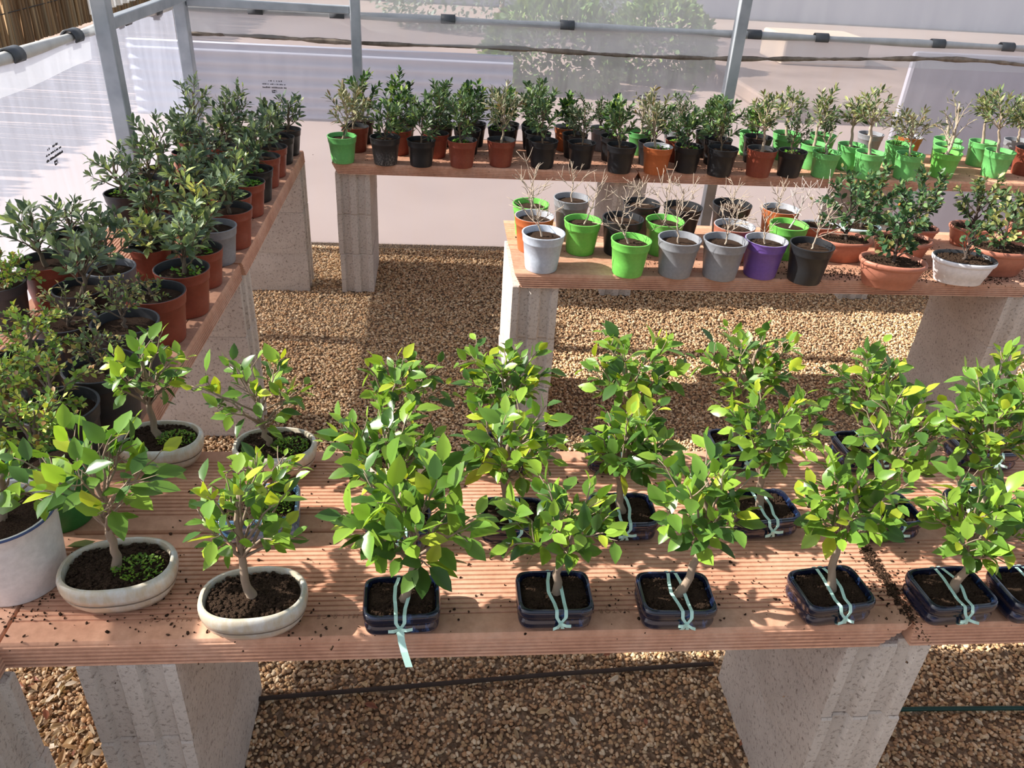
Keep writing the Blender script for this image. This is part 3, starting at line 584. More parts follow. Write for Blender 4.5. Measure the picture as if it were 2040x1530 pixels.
def grow(r, sp, zs, cx, cz, rx, rz, e):
    q = SP[sp]; C = np.array((cx, r.uniform(-.01, .01), cz)); base = np.array((e.get('bx', 0.), 0, zs-.012)); tb = MB(); L, D, Nn, Cc = [], [], [], []; P = []
    rr0 = q['r']*e.get('thick', 1.); bark = np.array(q['bark'])
    if e.get('pale'): bark = np.array((.50, .44, .40))
    top = np.array((cx*.85, C[1], max(cz+rz*(.35 if sp not in ('twig',) else .0), zs+.03)))
    if sp == 'olive_top' or e.get('fork'): top = np.array((cx*.75, 0, max(cz-rz*.35, zs+.04)))
    mid = (base+top)/2+np.array((r.uniform(-.18, .18), r.uniform(-.1, .1), 0))*(top[2]-zs)
    T = bez(base, mid, top, 14); T[1:-1, :2] += r.normal(size=(12, 2))*.0022*(1 if sp != 'twig' else .6)
    tt = np.linspace(0, 1, 14); rad = rr0*(1-.62*tt); rad[0] *= 1.4; rad[1] *= 1.15
    def colr(n): return np.tile(bark, (n, 1))*r.uniform(.85, 1.12, (n, 1))
    k = 8; tb.tube(T, rad, k, 0, colr(14*k))
    nb = q['nb']; n = int(e.get('n', q['n'])*(1.3 if sp == 'ficus' else 1)); Ln = e.get('leaf', q['L']); paths = []
    ga = 2.39996; ph0 = r.uniform(0, 6.28)
    for b in range(nb):
        zz = 1-(b+.5)*2/nb*(.86 if sp != 'twig' else .62); rho = math.sqrt(max(0, 1-zz*zz)); a = ph0+b*ga; sc = r.uniform(.68, 1.02)*(1.15 if sp not in ('ficus', 'olive_left', 'olive_lime') else 1)
        E = C+np.array((rx*rho*math.cos(a), .85*rx*rho*math.sin(a), rz*zz))*sc
        hrel = np.clip((E[2]-zs)/max(top[2]-zs, .01)*.62-.12+r.uniform(-.1, .06), q['s0'], .97); A = np.array([np.interp(hrel, tt, T[:, i]) for i in range(3)])
        Mi = A*.45+E*.55+np.array((0, 0, (.10 if sp != 'twig' else -.03)*np.linalg.norm(E-A)*(1 if E[2] > A[2] else 1.2)))+r.normal(size=3)*.006
        Q = bez(A, Mi, E, 8); Q[1:-1] += r.normal(size=(6, 3))*(.0016 if sp != 'twig' else .0011); r1 = np.interp(hrel, tt, rad)*.55
        tb.tube(Q, np.linspace(max(r1, .0011), .0007, 8), 5, 0, colr(40)); paths.append((Q, 1.0))
        for s in range(q['st']):
            u = r.uniform(.35, .85); i = int(u*7); d = unit(Q[min(i+1, 7)]-Q[i]); w_ = unit(np.cross(d, r.normal(size=3))); ln = (.30 if sp != 'twig' else .42)*np.linalg.norm(E-A)*r.uniform(.6, 1.2)+.008
            E2 = Q[i]+unit(d*.75+w_*.8+np.array((0, 0, .25)))*ln; Q2 = bez(Q[i], (Q[i]+E2)/2+r.normal(size=3)*.004, E2, 5); tb.tube(Q2, np.linspace(.0013 if sp != 'twig' else .0014, .0006, 5), 4, 0, colr(20)); paths.append((Q2, .55))
    paths.append((T[-5:], .5))
    if n:
        wts = np.array([w_*np.linalg.norm(p[-1]-p[0])**.6 for p, w_ in paths]); cnt = np.maximum(1, np.round(n*wts/wts.sum())).astype(int)
        cols = np.array(q['cols']); pr = np.array(q['p'], float)
        if e.get('yellow'): pr = pr*np.array((.6, .8, 1.2, 2.6))
        pr /= pr.sum(); broad = q['k'] == 'broad'
        for (p, w_), c in zip(paths, cnt):
            lo = .30 if w_ == 1 else .1; ss = lo+(1-lo)*(np.arange(c)+.7)/c; ph = r.uniform(0, 6.28)
            for i, s in enumerate(ss):
                x = s*(len(p)-1); i0 = min(int(x), len(p)-2); pos = p[i0]*(1-(x-i0))+p[i0+1]*(x-i0); d = unit(p[i0+1]-p[i0])
                a1 = unit(np.cross(d, (.3, .2, 1.))); b1 = np.cross(d, a1); ang = ph+(i*ga if broad or q['k'] == 'tiny' else (i//2)*1.571+(i % 2)*3.14159)
                o = a1*math.cos(ang)+b1*math.sin(ang); tip = s > .88; out = unit(pos-C+np.array((0, 0, rz*.5)))
                dd = unit(d*(.55 if not tip else 1.0)+o*.8+out*.3+np.array((0, 0, .1 if not broad else r.uniform(-.35, .35)))+r.normal(size=3)*.15)
                P.append(pos); D.append(dd); Nn.append(np.array((0, 0, 1.))+out*.35+r.normal(size=3)*(.42 if broad else .5))
                L.append(Ln*r.uniform(.68, 1.18)*(.72 if tip else 1)); ci = r.choice(len(cols), p=pr)
                if tip and r.rand() < .45: ci = min(len(cols)-1, ci+1)
                Cc.append(cols[ci]*r.uniform(.85, 1.15))
    return tb, (P, D, Nn, L, Cc), q
def weeds(kind, D, asp, zs, r):
    if kind == 'moss': n, R, L, h = 260, .22, .0048, .016; cols = [(.16, .30, .03), (.26, .40, .05), (.08, .2, .02)]; c0 = np.array((.20*D, -.06*D))
    elif kind == 'herb': n, R, L, h = 26, .18, .026, .012; cols = [(.08, .22, .05), (.14, .32, .06)]; c0 = np.array((-.12*D, -.03*D))
    else:
        full = kind == 'clover_full'; n, R, L, h = (150 if full else 46), (.40 if full else .27), .010, .018; cols = [(.10, .30, .03), (.18, .42, .04), (.30, .50, .06)]; c0 = np.array((0, 0)) if full else r.uniform(-.12, .12, 2)*D
    a = r.uniform(0, 6.283, n); q = R*D*np.sqrt(r.uniform(0, 1, n)); P = np.stack([c0[0]+q*np.cos(a), (c0[1]+q*np.sin(a))*asp, zs+.004+r.uniform(.1, 1, n)*h*(1.2-q/(R*D))], 1)
    Dd = np.stack([np.cos(a)+r.normal(size=n)*.7, np.sin(a)+r.normal(size=n)*.7, r.uniform(0, .6, n)+(1.0 if kind == 'herb' else .5 if kind == 'moss' else 0)], 1)
    cc = np.array(cols)[r.randint(len(cols), size=n)]*r.uniform(.8, 1.2, (n, 1))
    return leaves_mesh('weeds', P, Dd, np.c_[r.normal(size=(n, 2))*.4, np.ones(n)], L*r.uniform(.7, 1.3, n), .85 if kind != 'herb' else .3, cc, M['herb'], r, 'tiny' if kind != 'herb' else 'narrow', .2, .3)
def ribbon_mesh(D, asp, r, tail):
    m = MB(); y0 = -.5*asp*D; H = .40*D; zt = SOILZ['tray']*D
    def strip(pts, w_, ax=(1, 0, 0)):
        pts = np.array(pts); s = np.linspace(0, len(pts)-1, len(pts)*4); Q = np.stack([np.interp(s, np.arange(len(pts)), pts[:, i]) for i in range(3)], 1); ax = np.array(ax, float); ax /= np.linalg.norm(ax)
        t_ = np.gradient(Q, axis=0); nn = unit(np.cross(t_, ax)); V = np.concatenate([Q-ax*w_/2, Q+ax*w_/2, Q+ax*w_/2+nn*.0006, Q-ax*w_/2+nn*.0006]); n = len(Q); Fc = []
        for i in range(n-1):
            for a_ in range(4): b_ = (a_+1) % 4; Fc.append((a_*n+i, a_*n+i+1, b_*n+i+1, b_*n+i))
        m.add(V, Fc)
    kx = r.uniform(-.004, .008); kn = np.array((kx, y0-.006, .24*D))
    for sx in (-1, 1):
        f = kx+sx*r.uniform(.006, .010); g = sx*.011
        strip([(kn[0], kn[1], kn[2]), (f, y0-.004, .33*D), (f, y0+.002, H+.0015), (f*.8+g*.2, y0+.02, H-.001), (g, -.008, zt+.012), (g*.9, .014, zt+.014), (g*.6+.002, -y0-.008, H), (g*.5, -y0+.003, H-.003), (g*.5, -y0+.002, .1*D)], .0056)
        strip([(kn[0], kn[1], kn[2]), (f*.7+kx*.3, y0-.003, .12*D), (f*.5+kx*.5, y0+.012, .035*D)], .0052)
        q = kn+np.array((sx*r.uniform(.012, .02), -.006, r.uniform(-.006, .006))); strip([kn, (kn+q)/2+(0, -.004, .002), q], .0052, (0, .3, 1))
    if tail: strip([kn, kn+(.002, -.01, -.016), kn+(.006, -.022, -.026), kn+(.013, -.035, -.045)], .011)
    m.box(kn-(.003, .002, .003), kn+(.003, .002, .003)); return m.mesh('ribbon', [M['ribbon']], smooth=False)
def make_plant(i, row, kind, colr, sp, x, y, D, cdx, cz, rx, rz, e, name, label, cat, group):
    r = rs(1000+i); root = empty(name, (x, y, ZT+.0008)); tag(root, label, cat, group)
    asp = PLAN[kind][0]; zs = SOILZ[kind]*D; yw = math.radians(e.get('yaw', r.uniform(-20, 20) if kind == 'pot' else 0))
    p = ob('pot', pot_mesh(kind, 'worn' if e.get('worn') else colr), root); p.scale = (D, D, D); p.rotation_euler = (0, 0, yw)
    near = row.startswith('near') or (kind != 'pot')
    s = ob('soil', soil_mesh(kind, i % 4, near), root); s.scale = (D, D, D); s.rotation_euler = (0, 0, yw)
    tb, (P, Dd, Nn, L, Cc), q = grow(r, sp, zs, cdx, cz-ZT, rx, rz, e)
    tr = ob('trunk', tb.mesh('trunk', [M['bark']], color=True), root)
    if len(P) > 2:
        ob('foliage', leaves_mesh('foliage', np.array(P), np.array(Dd), np.array(Nn), np.array(L), q['w'], np.array(Cc), M['leaf'] if q['k'] == 'broad' else M['leaf_dull'], r, q['k'], .3 if q['k'] == 'broad' else .35, .3, 1.18 if q['k'] == 'broad' else 1.1), root)
    if e.get('weed'): ob('weeds', weeds(e['weed'], D, asp, zs, r), root)
    if kind == 'tray' and colr == 'navy':
        o = ob('ribbon', ribbon_mesh(D, asp, r, e.get('tail', 0)), root); o.rotation_euler = (0, 0, yw); o['label'] = 'pale mint ribbon tying the tree into its pot'
    if e.get('berry'):
        for k in range(3 if e.get('berry') else 1):
            m = MB(); d = r.normal(size=3); d /= np.linalg.norm(d); c = np.array((cdx, 0, cz-ZT))+d*np.array((rx, -abs(rx), rz))*.6; c[1] = -abs(c[1]); m.add(IV*.0055+c, IF.tolist()); ob('berry', m.mesh('berry', [M['berry']]), root)['label'] = 'small orange berry'
    if colr == 'white':      # blue lip of the white pot
        m = MB(); a = np.linspace(0, 6.2832, 49); m.tube(np.stack([.4985*np.cos(a), .4985*np.sin(a), np.full(49, .868)], 1), .013, 6, cap=False); ob('rim', m.mesh('rim', [M['blue']]), p)['label'] = 'blue rim'
    return root
M['berry'] = plastic('orange_berry', (.75, .22, .03), .3); M['blue'] = plastic('blue_rim', (.06, .09, .22), .4)
PLANTS = [
('back_front', 'pot', 'green', 'olive_pale', -0.414, 3.522, 0.127, 0.022, 0.857, 0.077, 0.107, {}, 'potted_olive', 'grey-leaved olive sapling in first green pot from the corner, front row of back bench', 'sapling', 'saplings on the back bench'),
('back_front', 'pot', 'black', 'olive', -0.23, 3.515, 0.132, 0.024, 0.827, 0.08, 0.073, {'worn': 1}, 'potted_olive', 'dark-leaved olive sapling in first black pot from the corner, front row of back bench', 'sapling', 'saplings on the back bench'),
('back_front', 'pot', 'black', 'olive', -0.075, 3.507, 0.126, 0.015, 0.847, 0.073, 0.092, {}, 'potted_olive', 'dark-leaved olive sapling in second black pot from the corner, front row of back bench', 'sapling', 'saplings on the back bench'),
('back_front', 'pot', 'red', 'olive', 0.102, 3.515, 0.131, 0.008, 0.852, 0.077, 0.092, {'weed': 'clover'}, 'potted_olive', 'dark-leaved olive sapling in first brick red pot from the corner, front row of back bench', 'sapling', 'saplings on the back bench'),
('back_front', 'pot', 'red', 'olive_pale', 0.275, 3.549, 0.128, -0.002, 0.898, 0.094, 0.087, {}, 'potted_olive', 'grey-leaved olive sapling in second brick red pot from the corner, front row of back bench', 'sapling', 'saplings on the back bench'),
('back_front', 'pot', 'black', 'olive', 0.462, 3.549, 0.133, -0.022, 0.882, 0.071, 0.101, {}, 'potted_olive', 'dark-leaved olive sapling in third black pot from the corner, front row of back bench', 'sapling', 'saplings on the back bench'),
('back_front', 'pot', 'black', 'olive_small', 0.637, 3.559, 0.127, -0.0, 0.852, 0.066, 0.084, {}, 'potted_sapling', 'tiny-leaved sapling in fourth black pot from the corner, front row of back bench', 'sapling', 'saplings on the back bench'),
('back_front', 'pot', 'black', 'olive', 0.807, 3.512, 0.135, -0.014, 0.858, 0.063, 0.083, {}, 'potted_olive', 'dark-leaved olive sapling in fifth black pot from the corner, front row of back bench', 'sapling', 'saplings on the back bench'),
('back_front', 'pot', 'rust', 'olive_pale', 0.972, 3.513, 0.134, -0.051, 0.899, 0.071, 0.096, {'weed': 'clover'}, 'potted_olive', 'grey-leaved olive sapling in the only orange pot, front row of back bench', 'sapling', 'saplings on the back bench'),
('back_front', 'pot', 'black', 'olive', 1.124, 3.553, 0.131, -0.015, 0.837, 0.064, 0.059, {'weed': 'clover'}, 'potted_olive', 'dark-leaved olive sapling in sixth black pot from the corner, front row of back bench', 'sapling', 'saplings on the back bench'),
('back_front', 'pot', 'black', 'olive', 1.268, 3.511, 0.139, -0.018, 0.887, 0.073, 0.089, {}, 'potted_olive', 'dark-leaved olive sapling in seventh black pot from the corner, front row of back bench', 'sapling', 'saplings on the back bench'),
('back_front', 'pot', 'red', 'olive_top', 1.454, 3.523, 0.138, -0.023, 0.915, 0.077, 0.091, {}, 'potted_olive', 'bare-trunked leafy-topped olive in third brick red pot from the corner, front row of back bench', 'bonsai', 'saplings on the back bench'),
('back_front', 'pot', 'black', 'olive_small', 1.604, 3.535, 0.13, 0.006, 0.848, 0.071, 0.088, {'weed': 'clover'}, 'potted_sapling', 'tiny-leaved sapling in eighth black pot from the corner, front row of back bench', 'sapling', 'saplings on the back bench'),
('back_front', 'pot', 'green', 'stub', 1.77, 3.544, 0.129, -0.011, 0.821, 0.045, 0.04, {'weed': 'herb'}, 'potted_olive', 'cut-back olive stub in second green pot from the corner, front row of back bench', 'sapling', 'saplings on the back bench'),
('back_front', 'pot', 'green', 'olive_top', 1.978, 3.545, 0.134, -0.056, 0.96, 0.097, 0.07, {'crownless': 0}, 'potted_olive', 'bare-trunked leafy-topped olive in third green pot from the corner, front row of back bench', 'bonsai', 'saplings on the back bench'),
('back_front', 'pot', 'green', 'olive_pale', 2.18, 3.558, 0.13, -0.058, 0.901, 0.131, 0.056, {'weed': 'clover'}, 'potted_olive', 'grey-leaved olive sapling in fourth green pot from the corner, front row of back bench', 'sapling', 'saplings on the back bench'),
('back_front', 'pot', 'lime', 'olive_sparse', 2.387, 3.602, 0.133, -0.023, 0.932, 0.089, 0.095, {}, 'potted_olive', 'sparse-leaved pale olive in the only lime green pot, front row of back bench', 'sapling', 'saplings on the back bench'),
('back_front', 'pot', 'green', 'olive_top', 2.677, 3.645, 0.139, -0.081, 0.941, 0.085, 0.088, {}, 'potted_olive', 'bare-trunked leafy-topped olive in fifth green pot from the corner, front row of back bench', 'bonsai', 'saplings on the back bench'),
('back_front', 'pot', 'red', 'olive_top', 2.872, 3.699, 0.142, -0.093, 0.91, 0.072, 0.069, {}, 'potted_olive', 'bare-trunked leafy-topped olive in fourth brick red pot from the corner, front row of back bench', 'bonsai', 'saplings on the back bench'),
('back_mid', 'pot', 'red', 'olive_pale', -0.375, 3.708, 0.124, 0.007, 0.824, 0.081, 0.073, {}, 'potted_olive', 'grey-leaved olive sapling in first brick red pot from the corner, middle row of back bench', 'sapling', 'saplings on the back bench'),
('back_mid', 'pot', 'red', 'olive_broad', -0.18, 3.683, 0.124, 0.009, 0.837, 0.072, 0.084, {'weed': 'clover'}, 'potted_sapling', 'broad-leaved green sapling in second brick red pot from the corner, middle row of back bench', 'sapling', 'saplings on the back bench'),
('back_mid', 'pot', 'red', 'olive', -0.013, 3.653, 0.119, 0.015, 0.86, 0.066, 0.107, {}, 'potted_olive', 'dark-leaved olive sapling in third brick red pot from the corner, middle row of back bench', 'sapling', 'saplings on the back bench'),
('back_mid', 'pot', 'black', 'olive_broad', 0.13, 3.723, 0.126, -0.01, 0.834, 0.062, 0.08, {}, 'potted_sapling', 'broad-leaved green sapling in first black pot from the corner, middle row of back bench', 'sapling', 'saplings on the back bench'),
('back_mid', 'pot', 'black', 'olive', 0.289, 3.752, 0.128, -0.002, 0.834, 0.069, 0.081, {'weed': 'clover'}, 'potted_olive', 'dark-leaved olive sapling in second black pot from the corner, middle row of back bench', 'sapling', 'saplings on the back bench'),
('back_mid', 'pot', 'black', 'olive', 0.455, 3.712, 0.125, -0.031, 0.864, 0.062, 0.109, {}, 'potted_olive', 'dark-leaved olive sapling in third black pot from the corner, middle row of back bench', 'sapling', 'saplings on the back bench'),
('back_mid', 'pot', 'black', 'olive_small', 0.631, 3.726, 0.121, -0.008, 0.813, 0.05, 0.062, {}, 'potted_sapling', 'tiny-leaved sapling in fourth black pot from the corner, middle row of back bench', 'sapling', 'saplings on the back bench'),
('back_mid', 'pot', 'black', 'olive_broad', 0.807, 3.697, 0.125, -0.018, 0.832, 0.046, 0.075, {}, 'potted_sapling', 'broad-leaved green sapling in fifth black pot from the corner, middle row of back bench', 'sapling', 'saplings on the back bench'),
('back_mid', 'pot', 'black', 'olive', 0.971, 3.642, 0.119, 0.029, 0.829, 0.062, 0.074, {}, 'potted_olive', 'dark-leaved olive sapling in sixth black pot from the corner, middle row of back bench', 'sapling', 'saplings on the back bench'),
('back_mid', 'pot', 'red', 'olive_small', 1.117, 3.721, 0.113, 0.007, 0.855, 0.085, 0.1, {'weed': 'clover'}, 'potted_sapling', 'tiny-leaved sapling in fourth brick red pot from the corner, middle row of back bench', 'sapling', 'saplings on the back bench'),
('back_mid', 'pot', 'black', 'olive', 1.302, 3.693, 0.134, -0.027, 0.852, 0.058, 0.092, {}, 'potted_olive', 'dark-leaved olive sapling in seventh black pot from the corner, middle row of back bench', 'sapling', 'saplings on the back bench'),
('back_mid', 'pot', 'black', 'olive_broad', 1.516, 3.751, 0.136, -0.008, 0.832, 0.047, 0.076, {}, 'potted_sapling', 'broad-leaved green sapling in eighth black pot from the corner, middle row of back bench', 'sapling', 'saplings on the back bench'),
('back_mid', 'pot', 'green', 'olive_top', 1.766, 3.679, 0.13, 0.003, 0.913, 0.064, 0.088, {}, 'potted_olive', 'bare-trunked leafy-topped olive in first green pot from the corner, middle row of back bench', 'bonsai', 'saplings on the back bench'),
('back_mid', 'pot', 'green', 'olive_top', 1.952, 3.678, 0.133, -0.035, 0.902, 0.058, 0.058, {}, 'potted_olive', 'bare-trunked leafy-topped olive in second green pot from the corner, middle row of back bench', 'bonsai', 'saplings on the back bench'),
('back_mid', 'pot', 'green', 'herb', 2.216, 3.731, 0.133, -0.009, 0.777, 0.06, 0.026, {'weed': 'herb'}, 'potted_herb', 'leafy weed in third green pot from the corner, middle row of back bench', 'plant', 'saplings on the back bench'),
('back_mid', 'pot', 'green', 'stub', 2.459, 3.719, 0.136, -0.013, 0.791, 0.033, 0.028, {'weed': 'clover'}, 'potted_olive', 'cut-back olive stub in fourth green pot from the corner, middle row of back bench', 'sapling', 'saplings on the back bench'),
('back_mid', 'pot', 'green', 'olive_top', 2.712, 3.839, 0.133, -0.059, 0.934, 0.049, 0.053, {}, 'potted_olive', 'bare-trunked leafy-topped olive in fifth green pot from the corner, middle row of back bench', 'bonsai', 'saplings on the back bench'),
('back_rear', 'pot', 'black', 'olive_broad', -0.359, 3.856, 0.122, 0.014, 0.851, 0.078, 0.097, {}, 'potted_sapling', 'broad-leaved green sapling in first black pot from the corner, rear row of back bench', 'sapling', 'saplings on the back bench'),
('back_rear', 'pot', 'black', 'olive_broad', -0.168, 3.844, 0.117, -0.005, 0.847, 0.067, 0.099, {}, 'potted_sapling', 'broad-leaved green sapling in second black pot from the corner, rear row of back bench', 'sapling', 'saplings on the back bench'),
('back_rear', 'pot', 'black', 'olive', 0.014, 3.849, 0.113, 0.004, 0.825, 0.047, 0.083, {}, 'potted_olive', 'dark-leaved olive sapling in third black pot from the corner, rear row of back bench', 'sapling', 'saplings on the back bench'),
('back_rear', 'pot', 'black', 'olive_broad', 0.166, 3.872, 0.119, -0.013, 0.837, 0.059, 0.083, {}, 'potted_sapling', 'broad-leaved green sapling in fourth black pot from the corner, rear row of back bench', 'sapling', 'saplings on the back bench'),
('back_rear', 'pot', 'black', 'olive_broad', 0.324, 3.884, 0.12, 0.001, 0.824, 0.053, 0.066, {}, 'potted_sapling', 'broad-leaved green sapling in fifth black pot from the corner, rear row of back bench', 'sapling', 'saplings on the back bench'),
('back_rear', 'pot', 'black', 'olive', 0.451, 3.849, 0.124, 0.007, 0.848, 0.07, 0.089, {}, 'potted_olive', 'dark-leaved olive sapling in sixth black pot from the corner, rear row of back bench', 'sapling', 'saplings on the back bench'),
('back_rear', 'pot', 'rust', 'olive_broad', 0.609, 3.849, 0.124, -0.012, 0.819, 0.035, 0.07, {}, 'potted_sapling', 'broad-leaved green sapling in first orange pot from the corner, rear row of back bench', 'sapling', 'saplings on the back bench'),
('back_rear', 'pot', 'grey', 'olive_small', 0.787, 3.873, 0.121, -0.017, 0.812, 0.042, 0.057, {}, 'potted_sapling', 'tiny-leaved sapling in first grey pot from the corner, rear row of back bench', 'sapling', 'saplings on the back bench'),
('back_rear', 'pot', 'green', 'olive_sparse', 0.963, 3.825, 0.12, -0.007, 0.856, 0.045, 0.072, {}, 'potted_olive', 'sparse-leaved pale olive in first green pot from the corner, rear row of back bench', 'sapling', 'saplings on the back bench'),
('back_rear', 'pot', 'grey', 'olive_small', 1.146, 3.843, 0.133, 0.003, 0.838, 0.066, 0.072, {}, 'potted_sapling', 'tiny-leaved sapling in second grey pot from the corner, rear row of back bench', 'sapling', 'saplings on the back bench'),
('back_rear', 'pot', 'black', 'olive', 1.298, 3.827, 0.13, -0.001, 0.827, 0.048, 0.07, {}, 'potted_olive', 'dark-leaved olive sapling in seventh black pot from the corner, rear row of back bench', 'sapling', 'saplings on the back bench'),
('back_rear', 'pot', 'green', 'olive_small', 1.533, 3.881, 0.123, -0.018, 0.804, 0.043, 0.053, {}, 'potted_sapling', 'tiny-leaved sapling in second green pot from the corner, rear row of back bench', 'sapling', 'saplings on the back bench'),
('back_rear', 'pot', 'green', 'olive_top', 1.69, 3.827, 0.141, -0.019, 0.895, 0.081, 0.064, {}, 'potted_olive', 'bare-trunked leafy-topped olive in third green pot from the corner, rear row of back bench', 'bonsai', 'saplings on the back bench'),
('back_rear', 'pot', 'green', 'olive_small', 1.893, 3.873, 0.129, 0.022, 0.804, 0.039, 0.046, {}, 'potted_sapling', 'tiny-leaved sapling in fourth green pot from the corner, rear row of back bench', 'sapling', 'saplings on the back bench'),
('back_rear', 'pot', 'grey', 'bare_trunk', 2.174, 3.942, 0.127, -0.008, 0.858, 0.046, 0.11, {}, 'potted_olive', 'pale leafless olive trunk in third grey pot from the corner, rear row of back bench', 'sapling', 'saplings on the back bench'),
('back_rear', 'pot', 'rust', 'olive_sparse', 2.35, 3.894, 0.133, -0.011, 0.805, 0.062, 0.043, {}, 'potted_olive', 'sparse-leaved pale olive in second orange pot from the corner, rear row of back bench', 'sapling', 'saplings on the back bench'),
('back_rear', 'pot', 'green', 'bare_trunk', 2.532, 3.854, 0.135, -0.053, 0.831, 0.037, 0.069, {}, 'potted_olive', 'pale leafless olive trunk in fifth green pot from the corner, rear row of back bench', 'sapling', 'saplings on the back bench'),
('back_rear', 'pot', 'grey', 'olive_top', 2.928, 3.883, 0.137, -0.052, 0.894, 0.069, 0.075, {}, 'potted_olive', 'bare-trunked leafy-topped olive in fourth grey pot from the corner, rear row of back bench', 'bonsai', 'saplings on the back bench'),
('side_edge', 'pot', 'black', 'olive_left', -0.661, 3.614, 0.123, 0.018, 0.822, 0.078, 0.071, {}, 'potted_sapling', 'narrow-leaved sapling in first black pot from far end, path-edge row of side bench', 'sapling', 'saplings on the side bench'),
('side_edge', 'pot', 'black', 'olive_left', -0.669, 3.476, 0.125, -0.034, 0.83, 0.063, 0.079, {}, 'potted_sapling', 'narrow-leaved sapling in second black pot from far end, path-edge row of side bench', 'sapling', 'saplings on the side bench'),
('side_edge', 'pot', 'red', 'olive_left', -0.671, 3.288, 0.133, -0.005, 0.822, 0.065, 0.068, {}, 'potted_sapling', 'narrow-leaved sapling in first brick red pot from far end, path-edge row of side bench', 'sapling', 'saplings on the side bench'),
('side_edge', 'pot', 'red', 'olive_left', -0.675, 3.151, 0.132, -0.025, 0.819, 0.055, 0.063, {}, 'potted_sapling', 'narrow-leaved sapling in second brick red pot from far end, path-edge row of side bench', 'sapling', 'saplings on the side bench'),
('side_edge', 'pot', 'black', 'olive_left', -0.673, 2.979, 0.133, -0.019, 0.806, 0.059, 0.052, {'weed': 'clover'}, 'potted_sapling', 'narrow-leaved sapling in third black pot from far end, path-edge row of side bench', 'sapling', 'saplings on the side bench'),
('side_edge', 'pot', 'red', 'olive_left', -0.673, 2.818, 0.134, -0.033, 0.81, 0.069, 0.044, {'weed': 'clover_full'}, 'potted_sapling', 'narrow-leaved sapling in third brick red pot from far end, path-edge row of side bench', 'sapling', 'saplings on the side bench'),
('side_edge', 'pot', 'red', 'olive_left', -0.689, 2.659, 0.137, -0.015, 0.81, 0.058, 0.052, {}, 'potted_sapling', 'narrow-leaved sapling in fourth brick red pot from far end, path-edge row of side bench', 'sapling', 'saplings on the side bench'),
('side_edge', 'pot', 'red', 'olive_left', -0.661, 2.519, 0.142, -0.009, 0.821, 0.059, 0.057, {}, 'potted_sapling', 'narrow-leaved sapling in fifth brick red pot from far end, path-edge row of side bench', 'sapling', 'saplings on the side bench'),
('side_edge', 'pot', 'grey', 'olive_lime', -0.677, 2.381, 0.132, -0.065, 0.834, 0.094, 0.063, {}, 'potted_sapling', 'lime-tipped sapling in the only grey pot, path-edge row of side bench', 'sapling', 'saplings on the side bench'),
('side_edge', 'pot', 'red', 'olive_left', -0.677, 2.21, 0.126, -0.003, 0.822, 0.053, 0.065, {'weed': 'clover'}, 'potted_sapling', 'narrow-leaved sapling in sixth brick red pot from far end, path-edge row of side bench', 'sapling', 'saplings on the side bench'),
('side_edge', 'pot', 'red', 'olive_left', -0.677, 2.028, 0.144, 0.01, 0.836, 0.054, 0.064, {'weed': 'clover'}, 'potted_sapling', 'narrow-leaved sapling in seventh brick red pot from far end, path-edge row of side bench', 'sapling', 'saplings on the side bench'),
('side_edge', 'pot', 'red', 'elm_sparse', -0.698, 1.869, 0.148, -0.026, 0.768, 0.062, 0.033, {}, 'potted_elm', 'thin fine-leaved elm in eighth brick red pot from far end, path-edge row of side bench', 'bonsai', 'saplings on the side bench'),
('side_edge', 'pot', 'darkgrey', 'elm_sparse', -0.715, 1.704, 0.149, -0.004, 0.826, 0.063, 0.033, {}, 'potted_elm', 'thin fine-leaved elm in first dark grey pot from far end, path-edge row of side bench', 'bonsai', 'saplings on the side bench'),
('side_edge', 'pot', 'darkgrey', 'elm_sparse', -0.697, 1.498, 0.151, -0.001, 0.813, 0.061, 0.04, {}, 'potted_elm', 'thin fine-leaved elm in second dark grey pot from far end, path-edge row of side bench', 'bonsai', 'saplings on the side bench'),
('side_edge', 'pot', 'darkgrey', 'elm', -0.724, 1.348, 0.148, -0.009, 0.797, 0.089, 0.096, {}, 'potted_elm', 'fine-leaved elm in third dark grey pot from far end, path-edge row of side bench', 'bonsai', 'saplings on the side bench'),
('side_edge', 'pot', 'oldgreen', 'elm', -0.675, 1.178, 0.14, 0.003, 0.84, 0.068, 0.051, {}, 'potted_elm', 'fine-leaved elm in the only deep green pot, path-edge row of side bench', 'bonsai', 'saplings on the side bench'),
('side_edge', 'pot', 'white', 'ficus', -0.683, 1.024, 0.162, 0.034, 0.837, 0.066, 0.032, {'leaf': 0.05, 'n': 14, 'cy2': 1}, 'potted_ficus', 'glossy-leaved ficus in the only white pot, path-edge row of side bench', 'bonsai', 'saplings on the side bench'),
('side_mid', 'pot', 'black', 'olive_left', -0.853, 3.582, 0.121, -0.019, 0.848, 0.08, 0.095, {'weed': 'clover_full'}, 'potted_sapling', 'narrow-leaved sapling in first black pot from far end, centre row of side bench', 'sapling', 'saplings on the side bench'),
('side_mid', 'pot', 'black', 'olive_left', -0.875, 3.43, 0.125, 0.006, 0.843, 0.087, 0.093, {}, 'potted_sapling', 'narrow-leaved sapling in second black pot from far end, centre row of side bench', 'sapling', 'saplings on the side bench'),
('side_mid', 'pot', 'red', 'olive_left', -0.852, 3.3, 0.127, -0.005, 0.82, 0.069, 0.07, {}, 'potted_sapling', 'narrow-leaved sapling in first brick red pot from far end, centre row of side bench', 'sapling', 'saplings on the side bench'),
('side_mid', 'pot', 'black', 'olive_left', -0.844, 3.077, 0.125, -0.005, 0.806, 0.07, 0.059, {}, 'potted_sapling', 'narrow-leaved sapling in third black pot from far end, centre row of side bench', 'sapling', 'saplings on the side bench'),
